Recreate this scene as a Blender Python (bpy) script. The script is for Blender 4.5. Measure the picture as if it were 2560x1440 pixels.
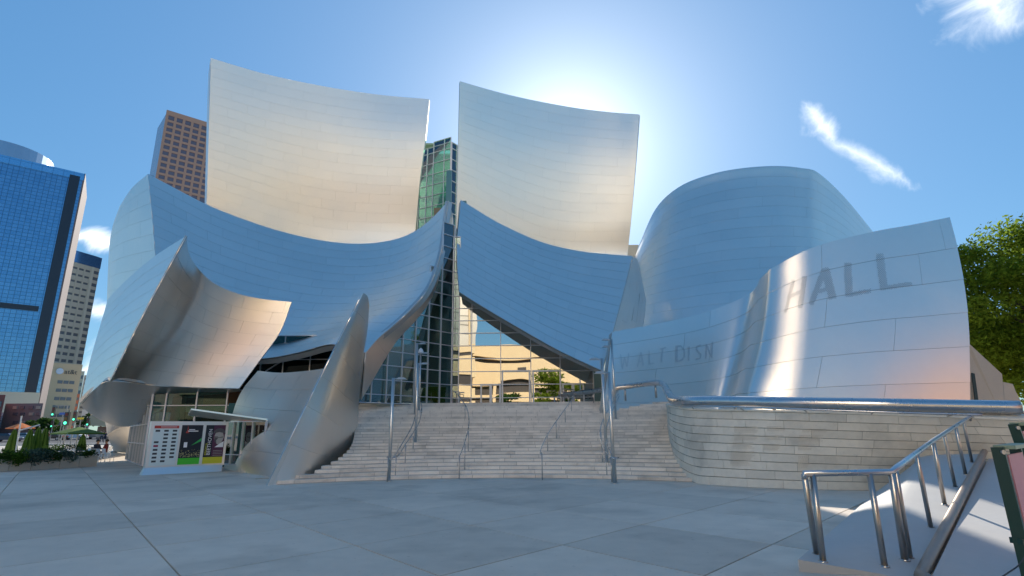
import bpy, math, random
from mathutils import Vector, Matrix, noise
from mathutils.bvhtree import BVHTree
random.seed(7)
R = math.radians
for o in list(bpy.data.objects):
    bpy.data.objects.remove(o, do_unlink=True)
scn = bpy.context.scene
COL = scn.collection

# ------------------------------------------------------------------ camera
F_PX, PITCH, ROLL, EYE = 1380.0, R(14.54), R(0.5), 1.65
_f = Vector((0, math.cos(PITCH), math.sin(PITCH)))
_u0 = Vector((0, -math.sin(PITCH), math.cos(PITCH)))
_r = Vector((1, 0, 0)) * math.cos(ROLL) - _u0 * math.sin(ROLL)
_u = Vector((1, 0, 0)) * math.sin(ROLL) + _u0 * math.cos(ROLL)
CAM = Vector((0, 0, EYE))
cd = bpy.data.cameras.new("camera")
cam = bpy.data.objects.new("camera", cd)
COL.objects.link(cam)
cd.sensor_width = 36.0
cd.lens = 36.0 * F_PX / 2560.0
cd.clip_start, cd.clip_end = 0.1, 5000
cam.matrix_world = Matrix(((_r.x, _u.x, -_f.x, 0), (_r.y, _u.y, -_f.y, 0), (_r.z, _u.z, -_f.z, EYE), (0, 0, 0, 1)))
scn.camera = cam

# ------------------------------------------------------------------ sky, sun, exposure
SUN_EL, SUN_AZ = R(28.0), R(6.6)
world = bpy.data.worlds.new("World")
scn.world = world
world.use_nodes = True
wn, wl = world.node_tree.nodes, world.node_tree.links
wn.clear()
w_out = wn.new("ShaderNodeOutputWorld")
w_bg = wn.new("ShaderNodeBackground")
w_bg.inputs["Strength"].default_value = 0.15
sky = wn.new("ShaderNodeTexSky")
sky.sky_type = "NISHITA"
sky.sun_disc = False
sky.sun_elevation = SUN_EL
sky.sun_rotation = SUN_AZ
sky.altitude = 100
sky.air_density = 1.0
sky.dust_density = 0.15
sky.ozone_density = 2.5
wl.new(w_bg.outputs[0], w_out.inputs[0])
w_tc = wn.new("ShaderNodeTexCoord")


def wmath(op, a, b=None, clamp=False):
    n = wn.new("ShaderNodeMath")
    n.operation = op
    n.use_clamp = clamp
    for i, x in enumerate((a, b)):
        if x is None:
            continue
        if isinstance(x, (int, float)):
            n.inputs[i].default_value = x
        else:
            wl.new(x, n.inputs[i])
    return n.outputs[0]


def ray(px, py):
    return _f + _r * ((px - 1280) / F_PX) + _u * ((720 - py) / F_PX)


def wisp(p0, p1, width, strength, seed):
    """a streak of cirrus between two sky directions: distance to the great-circle segment, frayed by noise"""
    a, b = p0.normalized(), p1.normalized()
    mid, half = (a + b).normalized(), (b - a).length / 2
    t = (b - a).normalized()
    n = mid.cross(t).normalized()

    def dot(v):
        d = wn.new("ShaderNodeVectorMath")
        d.operation = "DOT_PRODUCT"
        wl.new(w_tc.outputs["Generated"], d.inputs[0])
        d.inputs[1].default_value = v
        return d.outputs["Value"]
    mp = wn.new("ShaderNodeMapping")
    mp.inputs["Location"].default_value = (seed, seed * 2, 0)
    wl.new(w_tc.outputs["Generated"], mp.inputs[0])
    nz = wn.new("ShaderNodeTexNoise")
    nz.inputs["Scale"].default_value = 11
    nz.inputs["Detail"].default_value = 7
    nz.inputs["Roughness"].default_value = 0.62
    nz.inputs["Distortion"].default_value = 0.5
    wl.new(mp.outputs[0], nz.inputs["Vector"])
    off = wmath("MULTIPLY", wmath("SUBTRACT", nz.outputs["Fac"], 0.5), width * 3.2)
    across = wmath("ABSOLUTE", wmath("ADD", dot(n), off))
    along = wmath("ABSOLUTE", wmath("DIVIDE", dot(t), half))
    taper = wmath("SUBTRACT", 1.0, wmath("POWER", along, 2.5), True)
    body = wmath("SUBTRACT", taper, wmath("DIVIDE", across, width), True)
    front = wmath("GREATER_THAN", dot(mid), 0.3)
    return wmath("MULTIPLY", wmath("MULTIPLY", wmath("POWER", body, 1.6), front), strength, True)


cl = None
for c in (wisp(ray(1985, 262), ray(2110, 372), 0.022, 0.75, 3.1), wisp(ray(2040, 310), ray(2300, 490), 0.022, 0.6, 5.7),
          wisp(ray(2290, -60), ray(2640, 30), 0.055, 0.7, 1.3), wisp(ray(150, 580), ray(330, 612), 0.020, 1.3, 8.2),
          wisp(ray(190, 760), ray(320, 800), 0.02, 0.8, 4.4), wisp(ray(200, 880), ray(300, 900), 0.04, 0.9, 6.4), wisp(ray(2480, 660), ray(2700, 700), 0.03, 0.9, 9.9)):
    cl = c if cl is None else wmath("MAXIMUM", cl, c)
w_gam = wn.new("ShaderNodeGamma")
w_gam.inputs["Gamma"].default_value = 0.42
w_sat = wn.new("ShaderNodeHueSaturation")
w_sat.inputs["Saturation"].default_value = 1.82
w_sat.inputs["Value"].default_value = 1.62
wl.new(sky.outputs[0], w_gam.inputs[0])
wl.new(w_gam.outputs[0], w_sat.inputs["Color"])
# the bright aureole round the hidden sun
w_dot = wn.new("ShaderNodeVectorMath")
w_dot.operation = "DOT_PRODUCT"
wl.new(w_tc.outputs["Generated"], w_dot.inputs[0])
w_dot.inputs[1].default_value = (math.sin(SUN_AZ) * math.cos(SUN_EL), math.cos(SUN_AZ) * math.cos(SUN_EL), math.sin(SUN_EL))
w_ang = wmath("ARCCOSINE", w_dot.outputs["Value"])
w_glow = wmath("ADD", wmath("MULTIPLY", wmath("EXPONENT", wmath("MULTIPLY", w_ang, -1 / R(4.6))), 8.0), wmath("MULTIPLY", wmath("EXPONENT", wmath("MULTIPLY", w_ang, -1 / R(16.0))), 2.1))
w_add = wn.new("ShaderNodeMixRGB")
w_add.blend_type = "ADD"
w_add.inputs[0].default_value = 1.0
w_gcol = wn.new("ShaderNodeMixRGB")
w_gcol.blend_type = "MULTIPLY"
w_gcol.inputs[0].default_value = 1.0
w_gcol.inputs[1].default_value = (1.0, 0.98, 0.93, 1)
wl.new(w_glow, w_gcol.inputs[2])
w_tint = wn.new("ShaderNodeMixRGB")
w_tint.blend_type = "MULTIPLY"
w_tint.inputs[0].default_value = 1.0
w_tint.inputs[2].default_value = (0.66, 0.97, 1.18, 1)
wl.new(w_sat.outputs[0], w_tint.inputs[1])
wl.new(w_tint.outputs[0], w_add.inputs[1])
wl.new(w_gcol.outputs[0], w_add.inputs[2])
w_mix = wn.new("ShaderNodeMixRGB")
wl.new(cl, w_mix.inputs[0])
wl.new(w_add.outputs[0], w_mix.inputs[1])
w_mix.inputs[2].default_value = (8.0, 8.3, 8.6, 1)
wl.new(w_mix.outputs[0], w_bg.inputs[0])

sd = bpy.data.lights.new("sun", "SUN")
sd.energy = 5.0
sd.angle = R(0.5)
sd.color = (1.0, 0.92, 0.80)
sun = bpy.data.objects.new("sun", sd)
COL.objects.link(sun)
sdir = Vector((math.sin(SUN_AZ) * math.cos(SUN_EL), math.cos(SUN_AZ) * math.cos(SUN_EL), math.sin(SUN_EL)))
sun.rotation_euler = sdir.to_track_quat("Z", "Y").to_euler()
sun.location = sdir * 200
vs = scn.view_settings
vs.view_transform = "Standard"
vs.look = "None"
vs.exposure = 0.35
vs.gamma = 1.0
vs.use_curve_mapping = False
cy = scn.cycles
cy.max_bounces, cy.diffuse_bounces, cy.glossy_bounces, cy.transmission_bounces, cy.transparent_max_bounces = 8, 4, 5, 4, 12
cy.sample_clamp_indirect = 40.0
cy.use_denoising = True

# ------------------------------------------------------------------ helpers
def P(px, py, Y):
    d = ray(px, py)
    return CAM + d * (Y / d.y)


def G(px, py, z=0.0):
    d = ray(px, py)
    return CAM + d * ((z - EYE) / d.z)


def V3(p):
    if isinstance(p, Vector):
        return p.copy()
    return P(*p)


def smooth_curve(pts, index=False):
    """Catmull-Rom through points, 0..1 (by length, or evenly by control point)"""
    pts = [V3(p) for p in pts]
    n = len(pts)
    if n == 2:
        return lambda t: pts[0].lerp(pts[1], t)
    def raw(i, t):
        p1, p2 = pts[i], pts[i + 1]
        p0 = pts[i - 1] if i > 0 else p1 * 2 - p2
        p3 = pts[i + 2] if i + 2 < n else p2 * 2 - p1
        return 0.5 * ((2 * p1) + (p2 - p0) * t + (2 * p0 - 5 * p1 + 4 * p2 - p3) * t * t + (3 * p1 - p0 - 3 * p2 + p3) * t ** 3)
    K = 12
    tab = [raw(i, k / K) for i in range(n - 1) for k in range(K)] + [pts[-1]]
    if index:
        cum = [i / (len(tab) - 1) for i in range(len(tab))]
    else:
        cum = [0.0]
        for a, b in zip(tab, tab[1:]):
            cum.append(cum[-1] + (b - a).length)
        cum = [c / cum[-1] for c in cum]
    import bisect
    def at(t):
        if t <= 0:
            return tab[0] + (tab[1] - tab[0]) * (t / max(cum[1], 1e-6))
        if t >= 1:
            return tab[-1] + (tab[-1] - tab[-2]) * ((t - 1) / max(1 - cum[-2], 1e-6))
        i = min(bisect.bisect_right(cum, t) - 1, len(tab) - 2)
        w = (t - cum[i]) / max(cum[i + 1] - cum[i], 1e-9)
        return tab[i].lerp(tab[i + 1], w)
    return at


def coons(top, bottom, left=(), right=(), index=False):
    """surface from four edges; u runs along top/bottom, v from top down"""
    T, B = smooth_curve(top, index), smooth_curve(bottom, index)
    p00, p10, p01, p11 = T(0), T(1), B(0), B(1)
    L = smooth_curve([p00] + [V3(p) for p in left] + [p01])
    Rr = smooth_curve([p10] + [V3(p) for p in right] + [p11])
    def S(u, v):
        a = T(u).lerp(B(u), v) + L(v).lerp(Rr(v), u)
        return a - (p00.lerp(p10, u)).lerp(p01.lerp(p11, u), v)
    return S


def ruled(front, back, index=True):
    A, B = smooth_curve(front, index), smooth_curve(back, index)
    return lambda u, v: A(u).lerp(B(u), v)


SIGN = {}


def normal(S, u, v, e=4e-3):
    """unit normal on the outer side; the side is settled once per surface, at its middle"""
    n = (S(u + e, v) - S(u - e, v)).cross(S(u, v + e) - S(u, v - e)).normalized()
    if S not in SIGN:
        SIGN[S] = 1.0
        SIGN[S] = 1.0 if normal(S, .5, .5).dot(CAM - S(.5, .5)) > 0 else -1.0
    return n * SIGN[S]


WM = {}


def link(o, parent=None):
    COL.objects.link(o)
    if parent is not None:
        o.parent = parent
        o.matrix_parent_inverse = WM.get(parent.name, Matrix()).inverted()
    WM[o.name] = Matrix.Translation(o.location) if parent is None else Matrix()
    return o


def tag(o, label=None, cat=None, group=None, kind=None):
    for k, v in (("label", label), ("category", cat), ("group", group), ("kind", kind)):
        if v:
            o[k] = v
    return o


def thing(name, label, cat, loc=(0, 0, 0), group=None, rotz=0.0):
    o = bpy.data.objects.new(name, None)
    o.location = loc
    o.empty_display_size = 0.3
    link(o)
    return tag(o, label, cat, group)


def dup(root, loc=None, rotz=None, label=None, scale=None, group=None):
    r = root.copy()
    COL.objects.link(r)
    if loc is not None:
        r.location = loc
    if rotz is not None:
        r.rotation_euler = (0, 0, rotz)
    if scale is not None:
        r.scale = scale if not isinstance(scale, (int, float)) else (scale,) * 3
    if label:
        r["label"] = label
    if group:
        r["group"] = group
    for ch in list(root.children):
        c = ch.copy()
        COL.objects.link(c)
        c.parent = r
        for g in list(ch.children):
            d = g.copy()
            COL.objects.link(d)
            d.parent = c
    return r


class MB:
    def __init__(s):
        s.v, s.f, s.mi, s.m = [], [], [], 0

    def add(s, vs, fs):
        b = len(s.v)
        s.v += [Vector(x) for x in vs]
        s.f += [tuple(i + b for i in f) for f in fs]
        s.mi += [s.m] * len(fs)

    def hexa(s, p):  # 4 bottom (ccw), 4 top
        s.add(p, [(3, 2, 1, 0), (4, 5, 6, 7), (0, 1, 5, 4), (1, 2, 6, 5), (2, 3, 7, 6), (3, 0, 4, 7)])

    def box(s, c, d, rz=0.0, M=None):
        hx, hy, hz = d[0] / 2, d[1] / 2, d[2] / 2
        m = Matrix.Translation(c) @ (M if M is not None else Matrix.Rotation(rz, 4, "Z"))
        s.hexa([m @ Vector(q) for q in ((-hx, -hy, -hz), (hx, -hy, -hz), (hx, hy, -hz), (-hx, hy, -hz), (-hx, -hy, hz), (hx, -hy, hz), (hx, hy, hz), (-hx, hy, hz))])

    def bar(s, a, b, w, h=None, up=Vector((0, 0, 1))):
        a, b = Vector(a), Vector(b)
        h = h or w
        d = (b - a).normalized()
        x = d.cross(up)
        if x.length < 1e-4:
            x = d.cross(Vector((0, 1, 0)))
        x.normalize()
        y = x.cross(d)
        x, y = x * w / 2, y * h / 2
        s.hexa([a - x - y, a + x - y, b + x - y, b - x - y, a - x + y, a + x + y, b + x + y, b - x + y])

    def tube(s, path, r, n=8, cap=True):
        path = [Vector(p) for p in path]
        k = len(path)
        rs = r if isinstance(r, (list, tuple)) else [r] * k
        ref = None
        vs, fs = [], []
        for i, p in enumerate(path):
            d = (path[min(i + 1, k - 1)] - path[max(i - 1, 0)]).normalized()
            if ref is None:
                ref = d.cross(Vector((0, 0, 1)) if abs(d.z) < 0.9 else Vector((1, 0, 0)))
            ref = (ref - d * ref.dot(d)).normalized()
            y = d.cross(ref)
            for j in range(n):
                a = 2 * math.pi * j / n
                vs.append(p + (ref * math.cos(a) + y * math.sin(a)) * rs[i])
        for i in range(k - 1):
            for j in range(n):
                a, b = i * n + j, i * n + (j + 1) % n
                fs.append((a, b, b + n, a + n))
        if cap:
            fs.append(tuple(range(n))[::-1])
            fs.append(tuple(range((k - 1) * n, k * n)))
        s.add(vs, fs)

    def lathe(s, prof, c=(0, 0, 0), n=12):
        c = Vector(c)
        vs, fs = [], []
        for r, z in prof:
            for j in range(n):
                a = 2 * math.pi * j / n
                vs.append(c + Vector((r * math.cos(a), r * math.sin(a), z)))
        for i in range(len(prof) - 1):
            for j in range(n):
                a, b = i * n + j, i * n + (j + 1) % n
                fs.append((a, b, b + n, a + n))
        fs.append(tuple(range(n))[::-1])
        fs.append(tuple(range((len(prof) - 1) * n, len(prof) * n)))
        s.add(vs, fs)

    def prism(s, poly, ext):
        poly, ext, n = [Vector(p) for p in poly], Vector(ext), len(poly)
        s.add(poly + [p + ext for p in poly], [tuple(range(n))[::-1], tuple(range(n, 2 * n))] + [(i, (i + 1) % n, (i + 1) % n + n, i + n) for i in range(n)])

    def mesh(s, name, mat, smooth=False):
        me = bpy.data.meshes.new(name)
        me.from_pydata([tuple(p) for p in s.v], [], s.f)
        for m in (mat if isinstance(mat, (list, tuple)) else [mat]):
            me.materials.append(m)
        if isinstance(mat, (list, tuple)):
            me.polygons.foreach_set("material_index", s.mi)
        if smooth:
            me.polygons.foreach_set("use_smooth", [True] * len(me.polygons))
        me.update()
        return me

    def build(s, name, mat, parent=None, smooth=False, label=None, cat=None, group=None, kind=None, fixn=False):
        me = s.mesh(name, mat, smooth)
        if fixn:
            import bmesh
            bm = bmesh.new(); bm.from_mesh(me)
            bmesh.ops.recalc_face_normals(bm, faces=bm.faces)
            bm.to_mesh(me); bm.free()
        return tag(link(bpy.data.objects.new(name, me), parent), label, cat, group, kind)


# ------------------------------------------------------------------ materials
def mat(name, color, rough=0.6, metal=0.0, vary=0.0, noise_amt=0.0, noise_scale=3.0, bump=0.0, bump_scale=30.0, spec=0.5, emit=None, emit_s=0.0, stain=0.0, stain_scale=.7, detail=5, coords="Object", rvar=0.0):
    m = bpy.data.materials.new(name)
    m.use_nodes = True
    nt = m.node_tree
    b = nt.nodes["Principled BSDF"]
    b.inputs["Base Color"].default_value = (*color, 1)
    b.inputs["Roughness"].default_value = rough
    b.inputs["Metallic"].default_value = metal
    b.inputs["Specular IOR Level"].default_value = spec
    if emit:
        b.inputs["Emission Color"].default_value = (*emit, 1)
        b.inputs["Emission Strength"].default_value = emit_s
    if vary or noise_amt or bump or rvar:
        tc = nt.nodes.new("ShaderNodeTexCoord")
        val = None
        def M(op, a, b_):
            n = nt.nodes.new("ShaderNodeMath"); n.operation = op
            for i, x in enumerate((a, b_)):
                if isinstance(x, (int, float)): n.inputs[i].default_value = x
                else: nt.links.new(x, n.inputs[i])
            return n.outputs[0]
        def N(sc, det):
            n = nt.nodes.new("ShaderNodeTexNoise")
            n.inputs["Scale"].default_value = sc
            n.inputs["Detail"].default_value = det
            if coords == "World":
                gm = nt.nodes.new("ShaderNodeNewGeometry")
                nt.links.new(gm.outputs["Position"], n.inputs["Vector"])
            else:
                nt.links.new(tc.outputs[coords], n.inputs["Vector"])
            return n.outputs["Fac"]
        val = 1.0
        if noise_amt:
            val = M("ADD", M("MULTIPLY", M("SUBTRACT", N(noise_scale, detail), 0.5), noise_amt * 2), val)
            val = M("ADD", M("MULTIPLY", M("SUBTRACT", N(noise_scale * 9, detail), 0.5), noise_amt), val)
        if stain:  # irregular darker patches with soft edges
            sn = M("SUBTRACT", N(stain_scale, 6), 0.52)
            val = M("SUBTRACT", val, M("MINIMUM", M("MAXIMUM", M("MULTIPLY", sn, stain * 8), 0.0), stain))
            dn = M("SUBTRACT", N(stain_scale * 22, 2), 0.66)
            val = M("SUBTRACT", val, M("MINIMUM", M("MAXIMUM", M("MULTIPLY", dn, stain * 12), 0.0), stain * .9))
        if vary:
            oi = nt.nodes.new("ShaderNodeObjectInfo")
            val = M("ADD", M("MULTIPLY", M("SUBTRACT", oi.outputs["Random"], 0.5), vary * 2), val)
        if not isinstance(val, float):
            hs = nt.nodes.new("ShaderNodeHueSaturation")
            hs.inputs["Color"].default_value = (*color, 1)
            nt.links.new(val, hs.inputs["Value"])
            nt.links.new(hs.outputs[0], b.inputs["Base Color"])
        if rvar:
            nt.links.new(M("ADD", M("MULTIPLY", M("SUBTRACT", N(noise_scale, 4), 0.5), rvar * 2), rough), b.inputs["Roughness"])
        if bump:
            bp = nt.nodes.new("ShaderNodeBump")
            bp.inputs["Strength"].default_value = bump
            bp.inputs["Distance"].default_value = 0.02
            nt.links.new(N(bump_scale, 4), bp.inputs["Height"])
            nt.links.new(bp.outputs[0], b.inputs["Normal"])
    return m


def glass(name, tint, refl=0.35, rough=0.0, wave=0.0, wave_scale=0.6, gloss=(0.85, 0.9, 0.92)):
    m = bpy.data.materials.new(name)
    m.use_nodes = True
    nt = m.node_tree
    nt.nodes.clear()
    out = nt.nodes.new("ShaderNodeOutputMaterial")
    mx = nt.nodes.new("ShaderNodeMixShader")
    tr = nt.nodes.new("ShaderNodeBsdfTransparent")
    tr.inputs[0].default_value = (*tint, 1)
    gl = nt.nodes.new("ShaderNodeBsdfGlossy")
    gl.inputs["Color"].default_value = (*gloss, 1)
    gl.inputs["Roughness"].default_value = rough
    lw = nt.nodes.new("ShaderNodeLayerWeight")
    lw.inputs["Blend"].default_value = 0.3
    mr = nt.nodes.new("ShaderNodeMapRange")
    mr.inputs["To Min"].default_value = refl
    mr.inputs["To Max"].default_value = 1.0
    nt.links.new(lw.outputs["Fresnel"], mr.inputs["Value"])
    nt.links.new(mr.outputs[0], mx.inputs[0])
    nt.links.new(tr.outputs[0], mx.inputs[1])
    nt.links.new(gl.outputs[0], mx.inputs[2])
    nt.links.new(mx.outputs[0], out.inputs[0])
    if wave:
        tc = nt.nodes.new("ShaderNodeTexCoord")
        nz = nt.nodes.new("ShaderNodeTexNoise")
        nz.inputs["Scale"].default_value = wave_scale
        nz.inputs["Detail"].default_value = 1
        nt.links.new(tc.outputs["Object"], nz.inputs["Vector"])
        bp = nt.nodes.new("ShaderNodeBump")
        bp.inputs["Strength"].default_value = wave
        bp.inputs["Distance"].default_value = 0.1
        nt.links.new(nz.outputs["Fac"], bp.inputs["Height"])
        nt.links.new(bp.outputs[0], gl.inputs["Normal"])
    return m


M_STEEL = mat("brushed_steel", (0.90, 0.83, 0.75), 0.36, 1.0, vary=0.02, noise_amt=0.04, noise_scale=0.35, rvar=0.05, bump=0.05, bump_scale=0.9)
M_STEEL_W = mat("satin_steel", (0.95, 0.91, 0.84), 0.43, 1.0, vary=0.012, noise_amt=0.02, noise_scale=0.5, rvar=0.05)
M_SEAM = mat("seam_steel", (0.62, 0.60, 0.57), 0.5, 1.0)
M_PIPE = mat("polished_pipe", (0.58, 0.57, 0.57), 0.28, 1.0, noise_amt=0.03, noise_scale=2, rvar=0.06)
M_POST = mat("rail_steel", (0.46, 0.43, 0.40), 0.36, 1.0)
M_POLE = mat("galvanised_pole", (0.62, 0.61, 0.58), 0.42, 1.0)
M_WHITE = mat("white_mullion", (0.62, 0.63, 0.66), 0.4, 0.4)
M_STONE = mat("pale_step_stone", (0.86, 0.75, 0.63), 0.75, vary=0.13, noise_amt=0.16, noise_scale=1.7, stain=.16, stain_scale=1.6, bump=0.15, bump_scale=25)
M_STONE2 = mat("pale_wall_stone", (0.80, 0.71, 0.57), 0.7, vary=0.10, noise_amt=0.18, noise_scale=0.9, stain=.14, stain_scale=1.1, bump=0.12, bump_scale=18)
M_JOINT = mat("step_joint", (0.40, 0.34, 0.28), 0.9)
M_PAVE = mat("plaza_concrete", (0.68, 0.58, 0.47), 0.7, vary=0.10, noise_amt=0.20, noise_scale=0.30, bump=0.12, bump_scale=40, spec=0.35, rvar=0.1, coords="World", stain=.17, stain_scale=.45)
M_PAVEJ = mat("plaza_joint", (0.10, 0.10, 0.10), 0.9)
M_DARK = mat("dark_interior", (0.05, 0.075, 0.075), 0.8)
M_TAN = mat("tan_interior_panel", (0.30, 0.22, 0.12), 0.6)
M_GLASS = glass("lobby_glass", (0.36, 0.62, 0.58), 0.17)
M_GLASS_CAFE = glass("cafe_glass", (0.40, 0.66, 0.64), 0.03, gloss=(0.42, 0.5, 0.5))
M_MIRROR = glass("lobby_mirror_glass", (0.30, 0.42, 0.40), 0.62, wave=0.10, wave_scale=0.35, gloss=(0.95, 0.92, 0.86))
M_GREENGLASS = glass("green_tower_glass", (0.42, 0.85, 0.66), 0.14)
def panel_mesh(S, u0, u1, v0, v1, nu, nv, off0, off1, tilt, material):
    """one thin cladding sheet lying on the surface, its lower edge a little proud like a shingle"""
    vs, ns = [], []
    for j in range(nv + 1):
        for i in range(nu + 1):
            u, v = u0 + (u1 - u0) * i / nu, v0 + (v1 - v0) * j / nv
            n = normal(S, u, v)
            o = off0 + (off1 - off0) * j / nv
            vs.append(S(u, v) + n * o)
            ns.append((n + tilt).normalized())
    k = len(vs)
    rim = [i for i in range(nu + 1)] + [j * (nu + 1) + nu for j in range(1, nv + 1)] + [nv * (nu + 1) + i for i in range(nu - 1, -1, -1)] + [j * (nu + 1) for j in range(nv - 1, 0, -1)]
    fs = []
    w = nu + 1
    for j in range(nv):
        for i in range(nu):
            fs.append((j * w + i, j * w + i + 1, (j + 1) * w + i + 1, (j + 1) * w + i))
    a, b, c = vs[fs[0][0]], vs[fs[0][1]], vs[fs[0][2]]
    if (b - a).cross(c - a).dot(ns[0]) < 0:
        fs = [f[::-1] for f in fs]
        rim = rim[::-1]
    vs2, ns2 = list(vs), list(ns)
    ctr = sum((Vector(v) for v in vs), Vector()) / k
    base = len(vs2)
    for r in rim:
        vs2.append(vs[r]); ns2.append((vs[r] - ctr).normalized())
    for r in rim:
        vs2.append(vs[r] - ns[r] * 0.03); ns2.append((vs[r] - ctr).normalized())
    m = len(rim)
    for q in range(m):
        q2 = (q + 1) % m
        fs.append((base + q, base + m + q, base + m + q2, base + q2))
    me = bpy.data.meshes.new("cladding_panel")
    me.from_pydata([tuple(v) for v in vs2], [], fs)
    me.materials.append(material)
    me.polygons.foreach_set("use_smooth", [True] * len(me.polygons))
    me.normals_split_custom_set_from_vertices([tuple(n) for n in ns2])
    return me


# ------------------------------------------------------------------ ground
g = MB()
g.add([(-900, -500, -0.035), (900, -500, -0.035), (900, 1200, -0.035), (-900, 1200, -0.035)], [(0, 1, 2, 3)])
plaza = g.build("plaza", M_PAVE, kind="structure")
d1, d2 = Vector((math.cos(R(48)), math.sin(R(48)), 0)), Vector((math.cos(R(-51)), math.sin(R(-51)), 0))
n1, n2 = Vector((-d1.y, d1.x, 0)), Vector((-d2.y, d2.x, 0))


def lattice(a, b):  # crossing of line n1.p = a with line n2.p = b
    det = n1.x * n2.y - n1.y * n2.x
    return Vector(((a * n2.y - b * n1.y) / det, (b * n1.x - a * n2.x) / det, 0))


PIT = 2.36
slab_me = {}
for i in range(-14, 16):
    for j in range(-14, 18):
        a0, b0 = 7.81 + i * PIT, 8.54 + j * PIT
        c = lattice(a0 + PIT / 2, b0 + PIT / 2)
        if not (-40 < c.x < 10.5 and 2.2 < c.y < 34) or abs(c.x) > c.y * 1.02 + 3:
            continue
        if c.x > -9 and c.y > 23.2 - 0.03 * c.x * c.x or (c.x < -9 and c.y > 29 and c.x > -17) or (c.x < -26 and c.y > 31):
            continue
        if c.x > 5.2 and c.y > 20.2 - (c.x - 5) * .7 or (c.x - 3.9) / 6.3 > (c.y - 6.2) / 8.5 and c.x > 3.9:
            continue
        if "s" not in slab_me:
            m = MB()
            gp = 0.012
            q = [lattice(a, b) - lattice(PIT / 2, PIT / 2) for a, b in ((gp, gp), (PIT - gp, gp), (PIT - gp, PIT - gp), (gp, PIT - gp))]
            if (q[1] - q[0]).cross(q[2] - q[0]).z < 0:
                q = q[::-1]
            m.prism([p + Vector((0, 0, -0.034)) for p in q], (0, 0, 0.034))
            slab_me["s"] = m.mesh("paving_slab", M_PAVE)
        o = bpy.data.objects.new("paving_slab", slab_me["s"])
        o.location = c + Vector((0, 0, random.uniform(-0.0012, 0.0012)))
        link(o, plaza)

# ------------------------------------------------------------------ the grand steps
def quad3(p, q, r):
    (x1, y1), (x2, y2), (x3, y3) = p, q, r
    a = ((y3 - y1) / (x3 - x1) - (y2 - y1) / (x2 - x1)) / (x3 - x2)
    b = (y2 - y1) / (x2 - x1) - a * (x1 + x2)
    return a, b, y1 - a * x1 * x1 - b * x1


NST, RISE = 27, 0.12
q0, q1 = quad3((-7.86, 19.28), (-.06, 21.19), (5.86, 18.97)), quad3((-8.6, 31.9), (-.06, 32.1), (8.6, 31.2))


def arc(k, x):
    t = k / (NST - 1)
    a, b, c = (q0[i] * (1 - t) + q1[i] * t for i in range(3))
    return a * x * x + b * x + c


def px_of(p):
    v = p - CAM
    return 1280 + F_PX * v.dot(_r) / v.dot(_f)


LPX = [692, 738, 786, 814, 838, 856, 868, 877, 884, 888, 891, 893, 894, 895, 896, 897, 898, 899, 900, 901, 902, 902, 903, 903, 904, 904, 905]
RPX = [1737, 1722, 1712, 1704, 1698, 1693, 1689, 1686, 1683, 1681, 1680, 1679, 1678, 1677, 1676, 1676, 1675, 1675, 1674, 1674, 1673, 1673, 1672, 1672, 1672, 1671, 1671]


def x_at(k, target):
    lo, hi = -13.0, 11.0
    z = (k + 0.6) * RISE
    for _ in range(40):
        mid = (lo + hi) / 2
        if px_of(Vector((mid, arc(k, mid), z))) < target:
            lo = mid
        else:
            hi = mid
    return lo


stairs = thing("staircase", "broad pale stone staircase curving up to the glass lobby", "staircase", (0, 26, 0))
rs = random.Random(5)
step_x = []
for k in range(NST):
    xl, xr = x_at(k, LPX[k]) - (0.15 if k > 2 else 0.0), x_at(k, RPX[k]) + 0.25
    step_x.append((xl, xr))
    z0, z1 = k * RISE, (k + 1) * RISE
    # recessed body of the step
    m = MB()
    nseg = 16
    xs = [xl + (xr - xl) * i / nseg for i in range(nseg + 1)]
    back = 0.75 if k < NST - 1 else 3.2
    for a, b in zip(xs, xs[1:]):
        m.hexa([Vector((a, arc(k, a) + .03, z0 - .3)), Vector((b, arc(k, b) + .03, z0 - .3)), Vector((b, arc(k, b) + back, z0 - .3)), Vector((a, arc(k, a) + back, z0 - .3)),
                Vector((a, arc(k, a) + .03, z1 - .014)), Vector((b, arc(k, b) + .03, z1 - .014)), Vector((b, arc(k, b) + back, z1 - .014)), Vector((a, arc(k, a) + back, z1 - .014))])
    st = m.build("step", M_JOINT, stairs)
    L = 1.16
    x = xl - rs.uniform(0, L)
    joined = MB()
    while x < xr:
        a, b = max(x, xl), min(x + L + rs.uniform(-.06, .06), xr)
        x = b if b > xl else x + L
        if b - a < 0.05:
            continue
        mm = joined if k >= 14 else MB()
        gp = 0.007
        dep = 0.47 if k < NST - 1 else 3.0
        dy = rs.uniform(-0.004, 0.004)
        cut = (a + b) / 2
        for c, d in ((a + gp, cut), (cut, b - gp)):
            y = lambda v: arc(k, v) + dy
            pts = [(c, y(c)), (d, y(d))]
            lo = [Vector((c, y(c), z0 + .011)), Vector((d, y(d), z0 + .011)), Vector((d, y(d) + dep, z0 + .011)), Vector((c, y(c) + dep, z0 + .011))]
            mm.hexa(lo + [p + Vector((0, 0, RISE - .011)) for p in lo])
        if k < 14:
            mm.build("stone_block", M_STONE, st)
    if k >= 14:
        joined.build("stone_course", M_STONE, st, kind="stuff")
# upper landing
TOPZ = NST * RISE
m = MB()
m.box((2, 42, TOPZ - .16), (46, 17.6, .3))
m.build("landing", M_STONE, stairs)

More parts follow.
